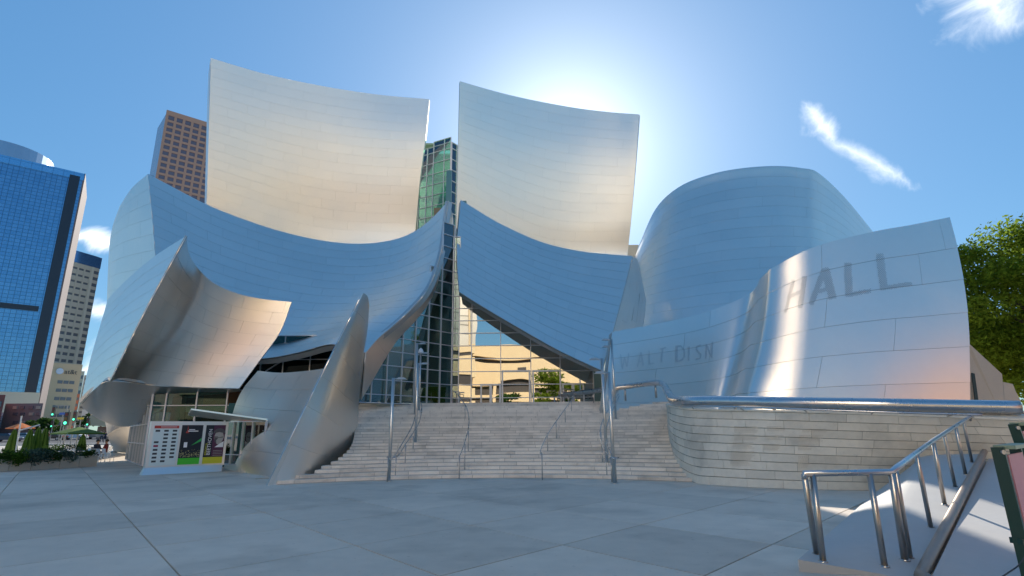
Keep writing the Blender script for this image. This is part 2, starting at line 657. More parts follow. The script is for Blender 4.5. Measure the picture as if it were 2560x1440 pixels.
# ------------------------------------------------------------------ curved retaining wall
W_T = [(1667, 1011, 29), (1666, 1013, 25), (1676, 1018, 21.6), (1712, 1024, 19.6), (1770, 1027, 18.6), (1860, 1029, 17.7), (2000, 1032, 16.6), (2200, 1038, 15.5), (2400, 1045, 14.9), (2620, 1054, 14.3), (2900, 1062, 14)]
W_B = [(1668, 1070, 29), (1672, 1120, 25), (1690, 1172, 21.2), G(1737, 1207), G(1795, 1214), G(1880, 1219), G(2010, 1224), G(2192, 1227), Vector((12.6, 15.1, 0)), Vector((15.2, 14.4, 0)), Vector((18.0, 13.9, 0))]
S_W = ruled([V3(p) for p in W_T], [V3(p) for p in W_B])
rwall = thing("retaining_wall", "pale stone retaining wall with engraved stones, curving round the foot of the steps", "wall", (9, 17, 0))
m = MB()
NU = 60
for i in range(NU):
    for (va, vb) in ((0, 1),):
        a, b = i / NU, (i + 1) / NU
        n0, n1_ = normal(S_W, max(a, .005), .5), normal(S_W, min(b, .995), .5)
        f = [S_W(a, 1) - n0 * .03 - Vector((0, 0, .1)), S_W(b, 1) - n1_ * .03 - Vector((0, 0, .1)), S_W(b, 1) - n1_ * .5, S_W(a, 1) - n0 * .5]
        t = [S_W(a, 0) - n0 * .03, S_W(b, 0) - n1_ * .03, S_W(b, 0) - n1_ * .5, S_W(a, 0) - n0 * .5]
        m.hexa(f + t)
m.build("wall_core", mat("wall_mortar", (.30, .26, .21), .9), rwall)
ROWS = 9
rw = random.Random(3)
# run the courses by length along the wall
tab = [S_W(i / 200, .5) for i in range(201)]
cum = [0.0]
for a, b in zip(tab, tab[1:]):
    cum.append(cum[-1] + (b - a).length)
def u_of(s):
    s = min(max(s, 0), cum[-1] - 1e-5)
    i = max(k for k in range(201) if cum[k] <= s)
    return (i + (s - cum[i]) / (cum[i + 1] - cum[i])) / 200
for r in range(ROWS):
    v0, v1 = r / ROWS, (r + 1) / ROWS
    s = -rw.uniform(0, 1.2)
    while s < cum[-1]:
        ln = rw.choice((1.05, 1.2, 1.3, 0.85))
        a, b = u_of(s + .004), u_of(s + ln - .004)
        s += ln
        if b - a < 0.004:
            continue
        tl = Vector((0, 0, 0))
        me = panel_mesh(S_W, a, b, v0 + .004, v1 - .004, 3, 1, 0.0 + rw.uniform(0, .002), rw.uniform(0, .002), tl, M_STONE2)
        me.name = "stone_block"
        link(bpy.data.objects.new("stone_block", me), rwall)
# coping
m = MB()
for i in range(NU):
    a, b = i / NU, (i + 1) / NU
    n0, n1_ = normal(S_W, max(a, .005), .5), normal(S_W, min(b, .995), .5)
    f = [S_W(a, 0) + n0 * .02, S_W(b, 0) + n1_ * .02, S_W(b, 0) - n1_ * .5, S_W(a, 0) - n0 * .5]
    m.hexa([p + Vector((0, 0, .003)) for p in f] + [p + Vector((0, 0, .06)) for p in f])
m.build("coping", M_STONE2, rwall)
# engraved donor panels: rows of fine cut strokes, too small to read in the photograph
M_CUT = mat("engraved_stroke", (0.66, 0.57, 0.45), 0.9)
bvh_v, bvh_f = [], []
for i in range(81):
    for j in range(2):
        bvh_v.append(S_W(i / 80, j))
for i in range(80):
    bvh_f.append((2 * i, 2 * i + 2, 2 * i + 3, 2 * i + 1))
bvh_w = BVHTree.FromPolygons([tuple(v) for v in bvh_v], bvh_f)
m = MB()
for (x0, y0, x1, y1) in ((1836, 1066, 1900, 1080), (1836, 1085, 1896, 1100), (1832, 1106, 1886, 1122), (1828, 1128, 1886, 1150), (1826, 1152, 1880, 1164), (1918, 1066, 1965, 1078), (1912, 1088, 1960, 1100), (1910, 1110, 1955, 1126), (2006, 1072, 2070, 1080), (1998, 1088, 2060, 1102), (1995, 1110, 2030, 1124), (1996, 1140, 2030, 1168)):
    y = y0
    while y < y1:
        x = x0
        while x < x1 - rw.uniform(0, 14):
            wd = rw.uniform(2.0, 5.0)
            h = []
            for (qx, qy) in ((x, y), (x + wd, y), (x + wd, y + 1.5), (x, y + 1.5)):
                hit = bvh_w.ray_cast(CAM, ray(qx, qy).normalized())
                h.append(hit)
            if all(q[0] for q in h):
                nn = h[0][1]
                nn = nn if nn.dot(CAM - h[0][0]) > 0 else -nn
                m.add([q[0] + nn * .009 for q in h], [(0, 1, 2, 3)])
            x += wd + 1.2
        y += 3.4
m.build("engraving", M_CUT, rwall, kind="stuff")

# thick stainless pipe along the wall and back over the landing
pipe = thing("pipe_rail", "very thick polished steel guard pipe running above the curved stone wall", "railing", (9, 17, 2))
pt = smooth_curve([(1405, 987, 33.4), (1480, 978, 31.8), (1560, 967, 29.6), (1640, 957, 26.8), (1660, 964, 25), (1672, 985, 22.6), (1686, 1001, 20.6), (1725, 1003, 19.4), (1790, 1003, 18.6), (1870, 1004.5, 17.8), (2000, 1008, 16.7), (2200, 1012, 15.6), (2400, 1016, 15), (2548, 1019, 14.6)])
m = MB()
pp = [pt(i / 90) for i in range(91)]
m.tube(pp, [0.135 + 0.045 * min(1, max(0, (i - 36) / 20)) for i in range(91)], 14)
m.build("pipe", M_PIPE, pipe, smooth=True)
for px, py, Y, z0 in ((1421, 985, 33.2, TOPZ), (1483, 978, 31.8, TOPZ), (1562, 967, 29.5, TOPZ), (1638, 957.5, 27, TOPZ)):
    p = P(px, py, Y)
    m = MB()
    m.tube([p, Vector((p.x, p.y, z0 - .1))], .05, 8)
    m.build("post", M_POST, pipe, smooth=True)
for u in (.47, .56, .66, .78, .9):
    b = S_W(u, 0)
    n = normal(S_W, u, .5)
    c = b - n * .22
    near = min(pp, key=lambda q: (q.xy - c.xy).length)
    m = MB()
    m.tube([Vector((near.x, near.y, near.z - .1)), Vector((c.x, c.y, c.z + .05))], .045, 8)
    m.build("post", M_POST, pipe, smooth=True)
hr = thing("wall_handrail", "slim steel handrail under the thick pipe", "handrail", (9, 16.5, 1.8))
lt = smooth_curve([(1700, 1016, 19.7), (1770, 1016, 18.3), (1860, 1018, 17.4), (2000, 1023, 16.2), (2200, 1030, 15.1), (2330, 1034, 14.7), (2455, 1037, 14.4)])
m = MB()
m.tube([lt(i / 40) for i in range(41)], .028, 8)
m.build("rail", M_PIPE, hr, smooth=True)
for t in (.08, .3, .52, .72, .93):
    p = lt(t)
    q = min((S_W(i / 200, 0) for i in range(201)), key=lambda w: (w - p).length)
    m = MB()
    m.tube([p, q + Vector((0, 0, .03))], .016, 6)
    m.build("bracket", M_POST, hr)

# ------------------------------------------------------------------ ramp with its kerb slab and railing
A0, E0 = P(1995, 1399, 7.22), P(2300, 1452, 6.85)
Cn, Dn = P(2312, 1140, 15.0), P(2460, 1134, 14.6)
Bn = G(2191, 1229, .04)
S_R = coons([Bn, Cn.lerp(Bn, .3), Cn, Dn], [A0, A0.lerp(E0, .5), E0], left=[A0.lerp(Bn, .5)], right=[Dn.lerp(E0, .5)])
m = MB()
n = 14
for j in range(n + 1):
    for i in range(n + 1):
        m.v.append(S_R(i / n, j / n))
m.f = [(j * (n + 1) + i, j * (n + 1) + i + 1, (j + 1) * (n + 1) + i + 1, (j + 1) * (n + 1) + i) for j in range(n) for i in range(n)]
m.mi = [0] * len(m.f)
M_RAMP = mat("ramp_concrete", (0.50, 0.48, 0.45), .75, noise_amt=.10, noise_scale=.8, bump=.1, bump_scale=30)
kerb = m.build("ramp_kerb", M_RAMP, kind="structure", smooth=True, fixn=True)
ms = MB()
edge = [j * (n + 1) for j in range(n + 1)] + [n * (n + 1) + i for i in range(1, n + 1)] + [j * (n + 1) + n for j in range(n - 1, -1, -1)]
for a, b in zip(edge, edge[1:]):
    p, q = m.v[a], m.v[b]
    ms.add([p, q, Vector((q.x, q.y, -.2)), Vector((p.x, p.y, -.2))], [(0, 1, 2, 3)])
ms.build("kerb_face", M_RAMP, kerb)
m = MB()
F0, F1 = P(2470, 1141, 14.7), P(2760, 1152, 14.4)
H0, H1 = G(2304, 1475, .06), G(2900, 1475, .06)
for j in range(8):
    a, b = j / 8, (j + 1) / 8
    q = [F0.lerp(H0, a), F1.lerp(H1, a), F1.lerp(H1, b), F0.lerp(H0, b)]
    q = [p - Vector((0, 0, .05)) for p in q]
    m.add(q, [(0, 1, 2, 3)])
m.build("ramp", M_RAMP, kind="structure", fixn=True)
tb = thing("edge_tube", "weathered steel tube lying along the ramp edge", "rail", (7.5, 10, .3))
m = MB()
M_TUBE = mat("weathered_tube", (0.34, 0.27, 0.22), .45, .6, noise_amt=.15, noise_scale=3)
m.tube([S_R(1, i / 20) + Vector((.02, 0, .05)) for i in range(21)] + [S_R(1, 1) + Vector((-.02, -.35, .02))], .07, 10)
m.build("tube", M_TUBE, tb, smooth=True)

rr = thing("ramp_railing", "low steel railing with slanting posts on the ramp kerb slab", "railing", (5.5, 9, .2))
rp = [(2010, 1184, 7.25), (2228, 1180, 7.2), (2240, 1170, 7.25), (2336, 1100, 9.9), (2425, 1042, 14.2)]
m = MB()
sA = [V3(p) for p in rp]
m.tube([sA[0] + Vector((0, 0, -.06)), sA[0], sA[0].lerp(sA[1], .5), sA[1], sA[2], sA[2].lerp(sA[3], .5), sA[3], sA[3].lerp(sA[4], .5), sA[4], sA[4] + Vector((.3, .3, 0))], .038, 10)
m.build("top_rail", M_PIPE, rr, smooth=True)
bm_ = [S_R(i / 30, j / 30) for j in range(31) for i in range(31)]
bvh_r = BVHTree.FromPolygons([tuple(v) for v in bm_], [(j * 31 + i, j * 31 + i + 1, (j + 1) * 31 + i + 1, (j + 1) * 31 + i) for j in range(30) for i in range(30)])
def on_ramp(px, py):
    h = bvh_r.ray_cast(CAM, ray(px, py).normalized())[0]
    return h if h else G(px, py, .2)
for (tx, ty, bx, by, wr) in ((2014, 1186, 2042, 1384, .036), (2028, 1186, 2058, 1404, .036), (2176, 1186, 2212, 1416, .036), (2228, 1184, 2262, 1400, .04), (2238, 1182, 2276, 1394, .03),
                             (2290, 1134, 2327, 1317, .032), (2332, 1106, 2362, 1262, .034), (2362, 1084, 2388, 1216, .03), (2390, 1066, 2414, 1186, .034), (2408, 1054, 2430, 1155, .03), (2424, 1042, 2442, 1134, .03)):
    b = on_ramp(bx, by)
    # the post's head lies on the rail: same distance fraction along the rail
    best = min((sA[i].lerp(sA[i + 1], t / 20) for i in range(4) for t in range(21)), key=lambda q: abs(px_of(q) - tx))
    m = MB()
    m.tube([best - Vector((0, 0, .01)), b - Vector((0, 0, .05))], wr, 10)
    pst = m.build("post", M_POST, rr, smooth=True)
    m = MB()
    m.tube([b + Vector((0, 0, -.02)), b + Vector((0, 0, .012))], wr * 1.5, 10)
    m.build("foot_ring", M_POST, pst, smooth=True)
# ------------------------------------------------------------------ the concert hall
hall = thing("concert_hall", "large concert hall of curved stainless steel sails above the plaza steps", "building", (0, 36, 0))


def sail(name, S, rows, cols, label, material=None, gap=0.008, thick=0.3, nu=32, nv=16, sub=(4, 2), seam=None, jit=0.002, tilt_amt=0.0010, prou=0.011, vpow=1.0, parent=None, off=0.07):
    """a shell of steel: a backing with real thickness and staggered courses of cladding sheets as its pieces"""
    material = material or M_STEEL
    mb = MB()
    w = nu + 1
    front, back = [], []
    for j in range(nv + 1):
        for i in range(nu + 1):
            u, v = i / nu, j / nv
            p, n = S(u, v), normal(S, min(max(u, .004), .996), min(max(v, .004), .996))
            front.append(p - n * off); back.append(p - n * (thick + off))
    fs = []
    for j in range(nv):
        for i in range(nu):
            a = j * w + i
            fs.append((a, a + 1, a + w + 1, a + w))
    nf = len(front)
    allf = fs + [tuple(x + nf for x in f[::-1]) for f in fs]
    rim = list(range(w)) + [j * w + nu for j in range(1, nv + 1)] + [nv * w + i for i in range(nu - 1, -1, -1)] + [j * w for j in range(nv - 1, 0, -1)]
    for q in range(len(rim)):
        a, b = rim[q], rim[(q + 1) % len(rim)]
        allf.append((a, a + nf, b + nf, b))
    mb.add(front + back, allf)
    sh = mb.build(name, seam or M_SEAM, parent or hall, label=label, smooth=False)
    rnd = random.Random(len(label) * 131 + rows * 7 + cols)
    vb = [(r / rows) ** vpow for r in range(rows + 1)]
    for r in range(rows):
        v0, v1 = vb[r], vb[r + 1]
        vm = (v0 + v1) / 2
        lu = sum((S((i + 1) / 12, vm) - S(i / 12, vm)).length for i in range(12))
        lv = sum((S(.5, (i + 1) / 6) - S(.5, i / 6)).length for i in range(6))
        gu, gv = gap / lu / 2, gap / lv / 2
        cuts = [0.0]
        st = (0.5 if r % 2 else 0.0) + rnd.uniform(-0.15, 0.15)
        for c in range(0, cols + 2):
            x = (c + st) / cols
            if 0.02 < x < 0.98:
                cuts.append(x)
        cuts.append(1.0)
        for a, b in zip(cuts, cuts[1:]):
            tl = Vector((rnd.gauss(0, tilt_amt), rnd.gauss(0, tilt_amt), rnd.gauss(0, tilt_amt)))
            o = rnd.uniform(0, jit)
            me = panel_mesh(S, a + gu * (a > 0), b - gu * (b < 1), v0 + gv * (r > 0), v1 - gv * (r < rows - 1), max(2, round(sub[0] * (b - a) * cols)), sub[1], 0.008 + o, prou + o, tl, material)
            link(bpy.data.objects.new("cladding_panel", me), sh)
    return sh


# two tall upper sails
S_A = coons([(527, 145, 42), (660, 184, 43.4), (800, 214, 44.4), (940, 236, 44.9), (1073, 248, 44.8)],
            [(514, 580, 45.0), (780, 660, 47.6), (1028, 670, 47.4)],
            left=[(520, 400, 43.6)], right=[(1063, 350, 45.2), (1050, 450, 46), (1039, 570, 47.2)])
sail("steel_sail", S_A, 19, 6, "tall flared pale steel sail, the wider of the upper two", M_STEEL_W, gap=.006)
S_A2 = ruled([(526, 150, 42.2), (523, 280, 42.9), (520, 420, 43.9), (515, 570, 45.4)], [(521, 185, 50), (517.5, 290, 51), (514, 430, 52), (510, 570, 53)])
sail("steel_return", S_A2, 10, 1, "thin side return of the wide upper sail", nu=6, nv=4, thick=.15)
S_B = coons([(1150, 203, 43.5), (1240, 229, 44.5), (1330, 250, 45.1), (1440, 270, 45.2), (1530, 281, 44.7), (1598, 286, 43.8)],
            [(1141, 570, 46.0), (1350, 690, 47.2), (1564, 690, 46.2)],
            left=[(1146, 350, 44.4)], right=[(1590, 400, 44.4), (1578, 550, 45.6), (1569, 635, 46.4)])
sail("steel_sail", S_B, 18, 5, "tall flared pale steel sail beside the bright sky glow", M_STEEL_W, gap=.006)

# wide lower sail with its peak, the side face behind its crease and the dark underside of its lower edge
C_EDGE = [(1120, 502, 34.6), (1112, 560, 34.3), (1100, 640, 33.4), (1070, 722, 31.9), (1010, 790, 30.4), (950, 842, 29.2), (914, 882, 28.4)]
S_C = coons([(370, 435, 33.5), (440, 472, 34.6), (520, 513, 35.8), (600, 545, 36.8), (690, 575, 37.5), (780, 597, 37.9), (860, 608, 37.9), (930, 608, 37.6), (1000, 595, 36.8), (1050, 570, 36.1), (1090, 536, 35.3), (1120, 502, 34.6)],
            [(380, 850, 30.5), (520, 893, 30.4), (650, 897, 30), (740, 883, 29.4), (825, 861, 28.6), (870, 872, 28.3), (914, 882, 28.4)],
            left=[(388, 637, 32.2)], right=C_EDGE[1:-1])
sail("steel_sail", S_C, 15, 9, "wide swooping lower sail rising to a thin peak by the glass slot", gap=.008, nu=36, nv=20)
S_C2 = ruled(C_EDGE, [(1123, 504, 34.8), (1133, 560, 35.6), (1120, 650, 34.9), (1088, 735, 33.6), (1040, 800, 32.2), (985, 862, 31), (903, 1000, 29.4)])
sail("steel_soffit", S_C2, 1, 8, "dark turned-under edge strip below the wide sail", nu=30, nv=3, thick=.12, sub=(6, 2))
S_D = coons([(300, 515, 36.5), (330, 470, 35), (370, 435, 33.5)], [(266, 800, 39.5), (285, 800, 36.4), (335, 800, 33.5), (392, 800, 31.2)],
            left=[(281, 570, 37.8), (272, 640, 38.8)], right=[(388, 637, 32.2)])
sail("steel_sail", S_D, 9, 2, "rounded steel flank left of the sharp crease", nv=16)
# curl over the cafe: outer face, hollow inner face, underside
E_L = [(466, 590, 24.0), (370, 765, 25.4), (276, 952, 27.2)]
S_E1 = coons([(270, 748, 32), (325, 692, 30), (388, 640, 27.4), (466, 590, 24.0)], [(203, 1010, 29.4), (235, 975, 28.4), (276, 952, 27.2)],
             left=[(255, 800, 31.7), (226, 900, 30.6), (207, 985, 29.7)], right=E_L[1:-1])
sail("steel_sail", S_E1, 9, 2, "blue outer face of the curl over the cafe corner", nv=14, thick=.03, off=.02)
S_E2 = coons([(466, 590, 24.0), (471, 630, 25.6), (490, 665, 27), (530, 705, 28), (590, 733, 28.5), (660, 748, 28.8), (729, 755, 28.9)],
             [(276, 952, 27.2), (340, 960, 28.9), (420, 965, 29.6), (510, 969, 29.4), (598, 971, 29.0)],
             left=E_L[1:-1], right=[(700, 830, 28.95), (650, 900, 29.0)])
S_E2b = S_E2
S_E2 = lambda u, v: S_E2b(u, v) + Vector((0, 0.45 * max(0.0, u) * max(0.0, 1 - u) ** 3 / .1055 * math.sin(math.pi * min(1, max(0, v)) ** .75), 0))
sail("steel_sail", S_E2, 8, 4, "hollow twisted inner face of the curl, dark to pinkish", nu=40, nv=16, thick=.03, off=.02, sub=(8, 3))
S_E3 = ruled([(203, 1010, 29.4), (235, 975, 28.4), (276, 952, 27.2), (375, 963, 29.3), (500, 970, 29.7), (600, 972, 29.5)],
             [(206, 1018, 30.1), (226, 1034, 31.4), (266, 1056, 33), (330, 1064, 33.5), (450, 1000, 32), (600, 978, 30.6)])
sail("steel_soffit", S_E3, 3, 4, "dark underside of the curl over the cafe entrance", nu=24, nv=6, thick=.15)
# low wave behind the poster board
gF = [(560, 1173), (600, 1180), (645, 1187), (690, 1194)]
S_F = coons([(645, 927, 27.4), (700, 932, 26.6), (760, 928, 25.7), (815, 921, 24.6)], [G(*p) for p in gF], left=[(600, 985, 27.7), (573, 1070, 28)], right=[(758, 1045, 23.9)])
sail("steel_sail", S_F, 5, 3, "low shaded steel wave meeting the plaza behind the poster board", nv=12)
# leaning fin beside the steps
gL = [(905, 735, 25.6), (786, 974, 20.9), (668, 1213, G(668, 1213).y)]
S_G = coons([(905, 735, 25.6), (908, 733, 25.7), (913, 735, 26), (919, 742, 26.3), (923, 762, 26.7)],
            [(668, 1214, G(668, 1214).y), (740, 1232, 20.0), (805, 1232, 21.9), (858, 1205, 23.9), (890, 1150, 25.5)],
            left=[(786, 974, 20.9)], right=[(918, 830, 27.6), (906, 900, 28), (897, 1000, 28)])
sail("steel_sail", S_G, 7, 1, "slender leaning steel fin that meets the foot of the steps", nu=28, nv=20, sub=(14, 3), thick=.04, off=.015)
# sail right of the glass slot
S_H = coons([(1152, 500, 35.8), (1200, 530, 36.1), (1250, 559, 36.3), (1350, 604, 36.4), (1450, 628, 36.1), (1540, 637, 35.4), (1581, 640, 35)],
            [(1148, 730, 33), (1200, 763, 32.7), (1300, 822, 32.2), (1400, 878, 31.8), (1505, 927, 31.2)],
            left=[(1143, 600, 34.6), (1143, 660, 33.9)], right=[(1560, 725, 34), (1535, 820, 32.6)])
sail("steel_sail", S_H, 13, 5, "lower sail hanging over the lobby glass, its bottom edge slanting", gap=.008)
S_H2 = ruled([(1582, 641, 35.1), (1561, 725, 34.1), (1536, 820, 32.7), (1506, 928, 31.3)], [(1594, 650, 40), (1616, 760, 39), (1600, 850, 37), (1560, 930, 35)])
sail("steel_return", S_H2, 6, 1, "dark recess between the hanging sail and the rounded tower", nu=8, nv=8, thick=.15)
# rounded tower
S_I = coons([(1597, 614, 48), (1640, 521, 45.5), (1700, 466, 43.6), (1780, 435, 42.2), (1860, 420, 41.5), (1945, 415, 41.3), (2008, 421, 41.6), (2045, 432, 42.2), (2110, 492, 45.5), (2182, 579, 50), (2240, 650, 55)],
            [(1490, 880, 45), (1560, 890, 41.5), (1650, 890, 39), (1780, 880, 37.2), (1900, 870, 36.8), (2000, 860, 37), (2100, 845, 39), (2200, 830, 43), (2280, 820, 50)],
            left=[(1586, 645, 48), (1545, 740, 47)], right=[(2262, 740, 53)])
sail("steel_tower", S_I, 17, 7, "rounded steel tower with a broad domed top", nu=48, nv=20, gap=.008, sub=(10, 3))
# curling entrance wall
S_L = coons([(1530, 830, 31), (1650, 808, 32.3), (1750, 785, 33), (1830, 756, 33), (1876, 733, 32.6), (1891, 717, 31.6), (1898, 703, 29.6), (1905, 693, 27.4), (1916, 683, 25.4), (1938, 666, 24.5), (2040, 616, 23.85), (2180, 580, 23.95), (2280, 562, 24.2), (2374, 543, 24.6)],
            [(1505, 1050, 29), (1620, 1050, 30.5), (1720, 1050, 31.2), (1783, 1050, 31.4), (1808, 1050, 30.8), (1820, 1050, 29.4), (1826, 1050, 27.4), (1831, 1050, 25.6), (1843, 1050, 24.4), (1868, 1050, 23.75), (1985, 1050, 23), (2150, 1050, 22.7), (2290, 1050, 22.8), (2425, 1050, 23.2)],
            right=[(2391, 610, 24.4), (2410, 710, 24.1), (2421, 810, 23.8), (2424, 920, 23.5)], index=True)
sail("steel_wall", S_L, 6, 5, "curling steel entrance wall with perforated lettering", nu=78, nv=12, sub=(40, 3), gap=.009, tilt_amt=.0015, prou=.022)
# ------------------------------------------------------------------ glass lobby and other glazing of the hall
def facet(parent, name, o, d, cols, zs, spans, panemat, label=None, mw=.046, tw=.042, skip=(), proud=.03, tilt=.004, frame=None):
    """a flat glass wall: panes, vertical mullions and horizontal transoms, every one a piece of its own.
    o: foot of the wall, d: direction along it, cols: distances of the mullions, zs: transom heights, spans[c]: (first, last) row of column c"""
    gw = bpy.data.objects.new(name, None)
    link(gw, parent)
    tag(gw, label)
    o, d = Vector((o[0], o[1], 0)), Vector((d[0], d[1], 0)).normalized()
    nrm = Vector((d.y, -d.x, 0))
    if nrm.dot(CAM - o) < 0:
        nrm = -nrm
    fr = frame or M_WHITE
    rn = random.Random(int(o.x * 100) + len(zs))
    for c in range(len(cols) - 1):
        r0, r1 = spans[c]
        for r in range(r0, r1):
            if (c, r) in skip:
                continue
            a, b = o + d * (cols[c] + .012), o + d * (cols[c + 1] - .012)
            z0, z1 = zs[r] + .012, zs[r + 1] - .012
            t = rn.gauss(0, tilt)
            m = MB()
            f = [Vector((a.x, a.y, z0)), Vector((b.x, b.y, z0)), Vector((b.x, b.y, z1)) + nrm * t * (z1 - z0), Vector((a.x, a.y, z1)) + nrm * t * (z1 - z0)]
            m.prism(f, -nrm * .012)
            m.build("pane", panemat[0] if not callable(panemat) else panemat(c, r), gw, fixn=True) if isinstance(panemat, (list, tuple)) or callable(panemat) else m.build("pane", panemat, gw, fixn=True)
    for c in range(len(cols)):
        ss = [spans[k] for k in (c - 1, c) if 0 <= k < len(spans)]
        z0, z1 = zs[min(s[0] for s in ss)], zs[max(s[1] for s in ss)]
        p = o + d * cols[c] + nrm * proud
        m = MB()
        m.bar(Vector((p.x, p.y, z0)), Vector((p.x, p.y, z1)), mw, .1, up=nrm)
        m.build("mullion", fr, gw)
    for r in range(len(zs)):
        run = [c for c in range(len(spans)) if spans[c][0] <= r <= spans[c][1]]
        if not run:
            continue
        a, b = o + d * cols[run[0]] + nrm * (proud - .004), o + d * cols[run[-1] + 1] + nrm * (proud - .004)
        m = MB()
        m.bar(Vector((a.x, a.y, zs[r])), Vector((b.x, b.y, zs[r])), .085, tw)
        m.build("transom", fr, gw)
    return gw, d, nrm


YG = 34.5
def gx(px, py=960):
    return P(px, py, YG).x
zt = lambda py: P(1130, py, YG).z
DZ = .805
zs = [TOPZ - .05] + [TOPZ + .40 + DZ * i for i in range(18)]
def row_above(py):
    return next(i for i, z in enumerate(zs) if z > zt(py))
xc = gx(1128)
cols = [gx(p) - xc for p in (1128, 1146, 1178, 1252, 1328, 1402, 1484)]
spans = [(0, row_above(600)), (0, row_above(690)), (0, row_above(728)), (0, row_above(768)), (0, row_above(812)), (0, row_above(858))]
gwR, dR, nR = facet(hall, "glass_wall", (xc, YG), (1, 0), cols, zs, spans, lambda c, r: M_MIRROR if c > 0 else M_GLASS, "mirror-like lobby glass under the hanging sail", tilt=.003)
# doors in the right facet: two wide pivot doors and two pairs of narrow ones
def door(gw, x0, x1, z1, y, leaves=1, rails=(1.0,), label=None, wide=.09):
    m = MB()
    yy = y - .08
    for x in (x0, x1):
        m.box((x, yy, (TOPZ + z1) / 2), (wide, .12, z1 - TOPZ))
    m.box(((x0 + x1) / 2, yy, z1), (x1 - x0 + wide, .125, wide))
    d = m.build("door", M_WHITE, gw, label=label)
    return d
zd = P(1290, 928, YG).z
for a, b in ((1256, 1324), (1333, 1401)):
    dd = door(gwR, gx(a), gx(b), zd, YG, label="wide pivot entrance door")
zs2 = P(1226, 962, YG).z
for a, b, mid in ((1203, 1250, 1227), (1407, 1458, 1432)):
    dd = door(gwR, gx(a), gx(b), zs2, YG, label="narrow double entrance door")
    m = MB()
    m.box((gx(mid), YG - .085, (TOPZ + zs2) / 2), (.16, .1, zs2 - TOPZ))
    m.build("door_stile", M_WHITE, gwR)
# left facet, folding back toward the fin
ox, oy = P(1128, 960, YG).x, YG
dl = Vector((-2.16, -2.5, 0)).normalized()
def s_at(px):
    s = 0.0
    while px_of(Vector((ox + dl.x * s, oy + dl.y * s, 4.2))) > px and s < 12:
        s += .01
    return s
colsL = [0, s_at(1098), s_at(1067), s_at(1034), s_at(1002), s_at(965), s_at(928), s_at(895)]
def rowL(px, py):
    s = s_at(px)
    y = oy + dl.y * s
    return next(i for i, z in enumerate(zs) if z > P(px, py, y).z)
spansL = [(0, row_above(580)), (0, rowL(1085, 690)), (0, rowL(1050, 770)), (0, rowL(1018, 812)), (0, rowL(985, 850)), (0, rowL(948, 885)), (0, rowL(915, 925))]
gwL, dL_, nL_ = facet(hall, "glass_wall", (ox, oy), (dl.x, dl.y), colsL, zs, spansL, M_GLASS, "greenish see-through lobby glass beside the fin")
# things seen inside the lobby
M_WOOD = mat("lobby_timber", (0.17, 0.085, 0.04), .5, noise_amt=.1, noise_scale=1.5)
M_TEAL = mat("teal_inner_panel", (0.10, 0.26, 0.27), .35)
M_FLOOR_IN = mat("lobby_floor", (0.20, 0.15, 0.10), .4)
def inside(name, px0, px1, Y, z0, z1, material, dep=.5):
    a, b = P(px0, 960, Y).x, P(px1, 960, Y).x
    m = MB()
    m.box(((a + b) / 2, Y + dep / 2, (z0 + z1) / 2), (b - a, dep, z1 - z0))
    return m.build(name, material, hall)
inside("inner_column", 1072, 1096, 36.4, TOPZ, 17, M_TAN)
inside("inner_column", 1024, 1040, 37.5, TOPZ, 14, M_WOOD)
inside("inner_column", 1104, 1118, 36.6, TOPZ, 20, M_TEAL, .3)
inside("inner_column", 1150, 1160, 37.5, TOPZ, 18, M_TEAL, .3)
inside("inner_column", 1210, 1245, 40, TOPZ, 13, M_WOOD)
inside("inner_column", 1360, 1400, 41, TOPZ, 12, M_WOOD)
inside("inner_column", 950, 966, 36, TOPZ, 9, M_TEAL, .3)
m = MB()
m.box((2, 46.5, 9.5), (27, .5, 13))
m.build("lobby_back_wall", mat("teal_back_wall", (.12, .19, .17), .7), hall)
# roof volumes hidden behind the sails
m = MB()
m.box((-8, 62, 11), (28, 22, 22))
m.build("auditorium_block", M_DARK, hall)
b0 = P(1584, 612, 53)
m = MB()
m.box((b0.x - 1.6, 54, b0.z / 2), (4.2, 2, b0.z))
m.build("roof_block", mat("beige_roof_block", (.45, .42, .36), .8), hall)
m = MB()
m.box((-14.6, 42, 4.4), (11, 15, 8.8))
m.build("core_wall", M_DARK, hall)
# glass tower between the two tall sails
tz = [P(1125, y, 47.6).z for y in range(640, 340, -27)] + [P(1125, 355, 47.6).z]
tz = sorted(tz)
tx0 = P(1126, 450, 47.6)
tdir = (P(1035, 455, 49.6) - P(1126, 430, 47.6))
td = Vector((tdir.x, tdir.y, 0)).normalized()
gT, a_, b_ = facet(hall, "glass_tower", (tx0.x, tx0.y), (td.x, td.y), [0, .75, 2.0, 2.75, 3.6], tz, [(0, len(tz) - 1)] * 2 + [(0, len(tz) - 2)] * 2, M_GREENGLASS, "green glass stair tower in the slot between the tall sails", tilt=.002)
gT2, a_, b_ = facet(hall, "glass_tower", (tx0.x + .04, tx0.y + .02), (.8, 1.1), [0, .75, 1.7], tz, [(0, len(tz) - 2)] * 2, M_GREENGLASS, "narrow shaded side of the green glass tower", tilt=.002)
M_TANW = mat("green_lit_inner_wall", (.52, .58, .36), .8)  # green light inside the tower is put into this wall's colour
M_TOWER_IN = mat("tower_stair_core", (.24, .34, .24), .7)
m = MB()
m.box((tx0.x - 2.2, tx0.y + 3.2, 18), (4.5, .4, 21))
m.build("stair_core", M_TANW, hall)
for i, zz in enumerate(tz[::2]):
    m = MB()
    m.box((tx0.x - 1.6, tx0.y + 2.2, zz + .2), (3.0, 1.2, .18))
    m.build("stair_flight", M_TOWER_IN, hall)

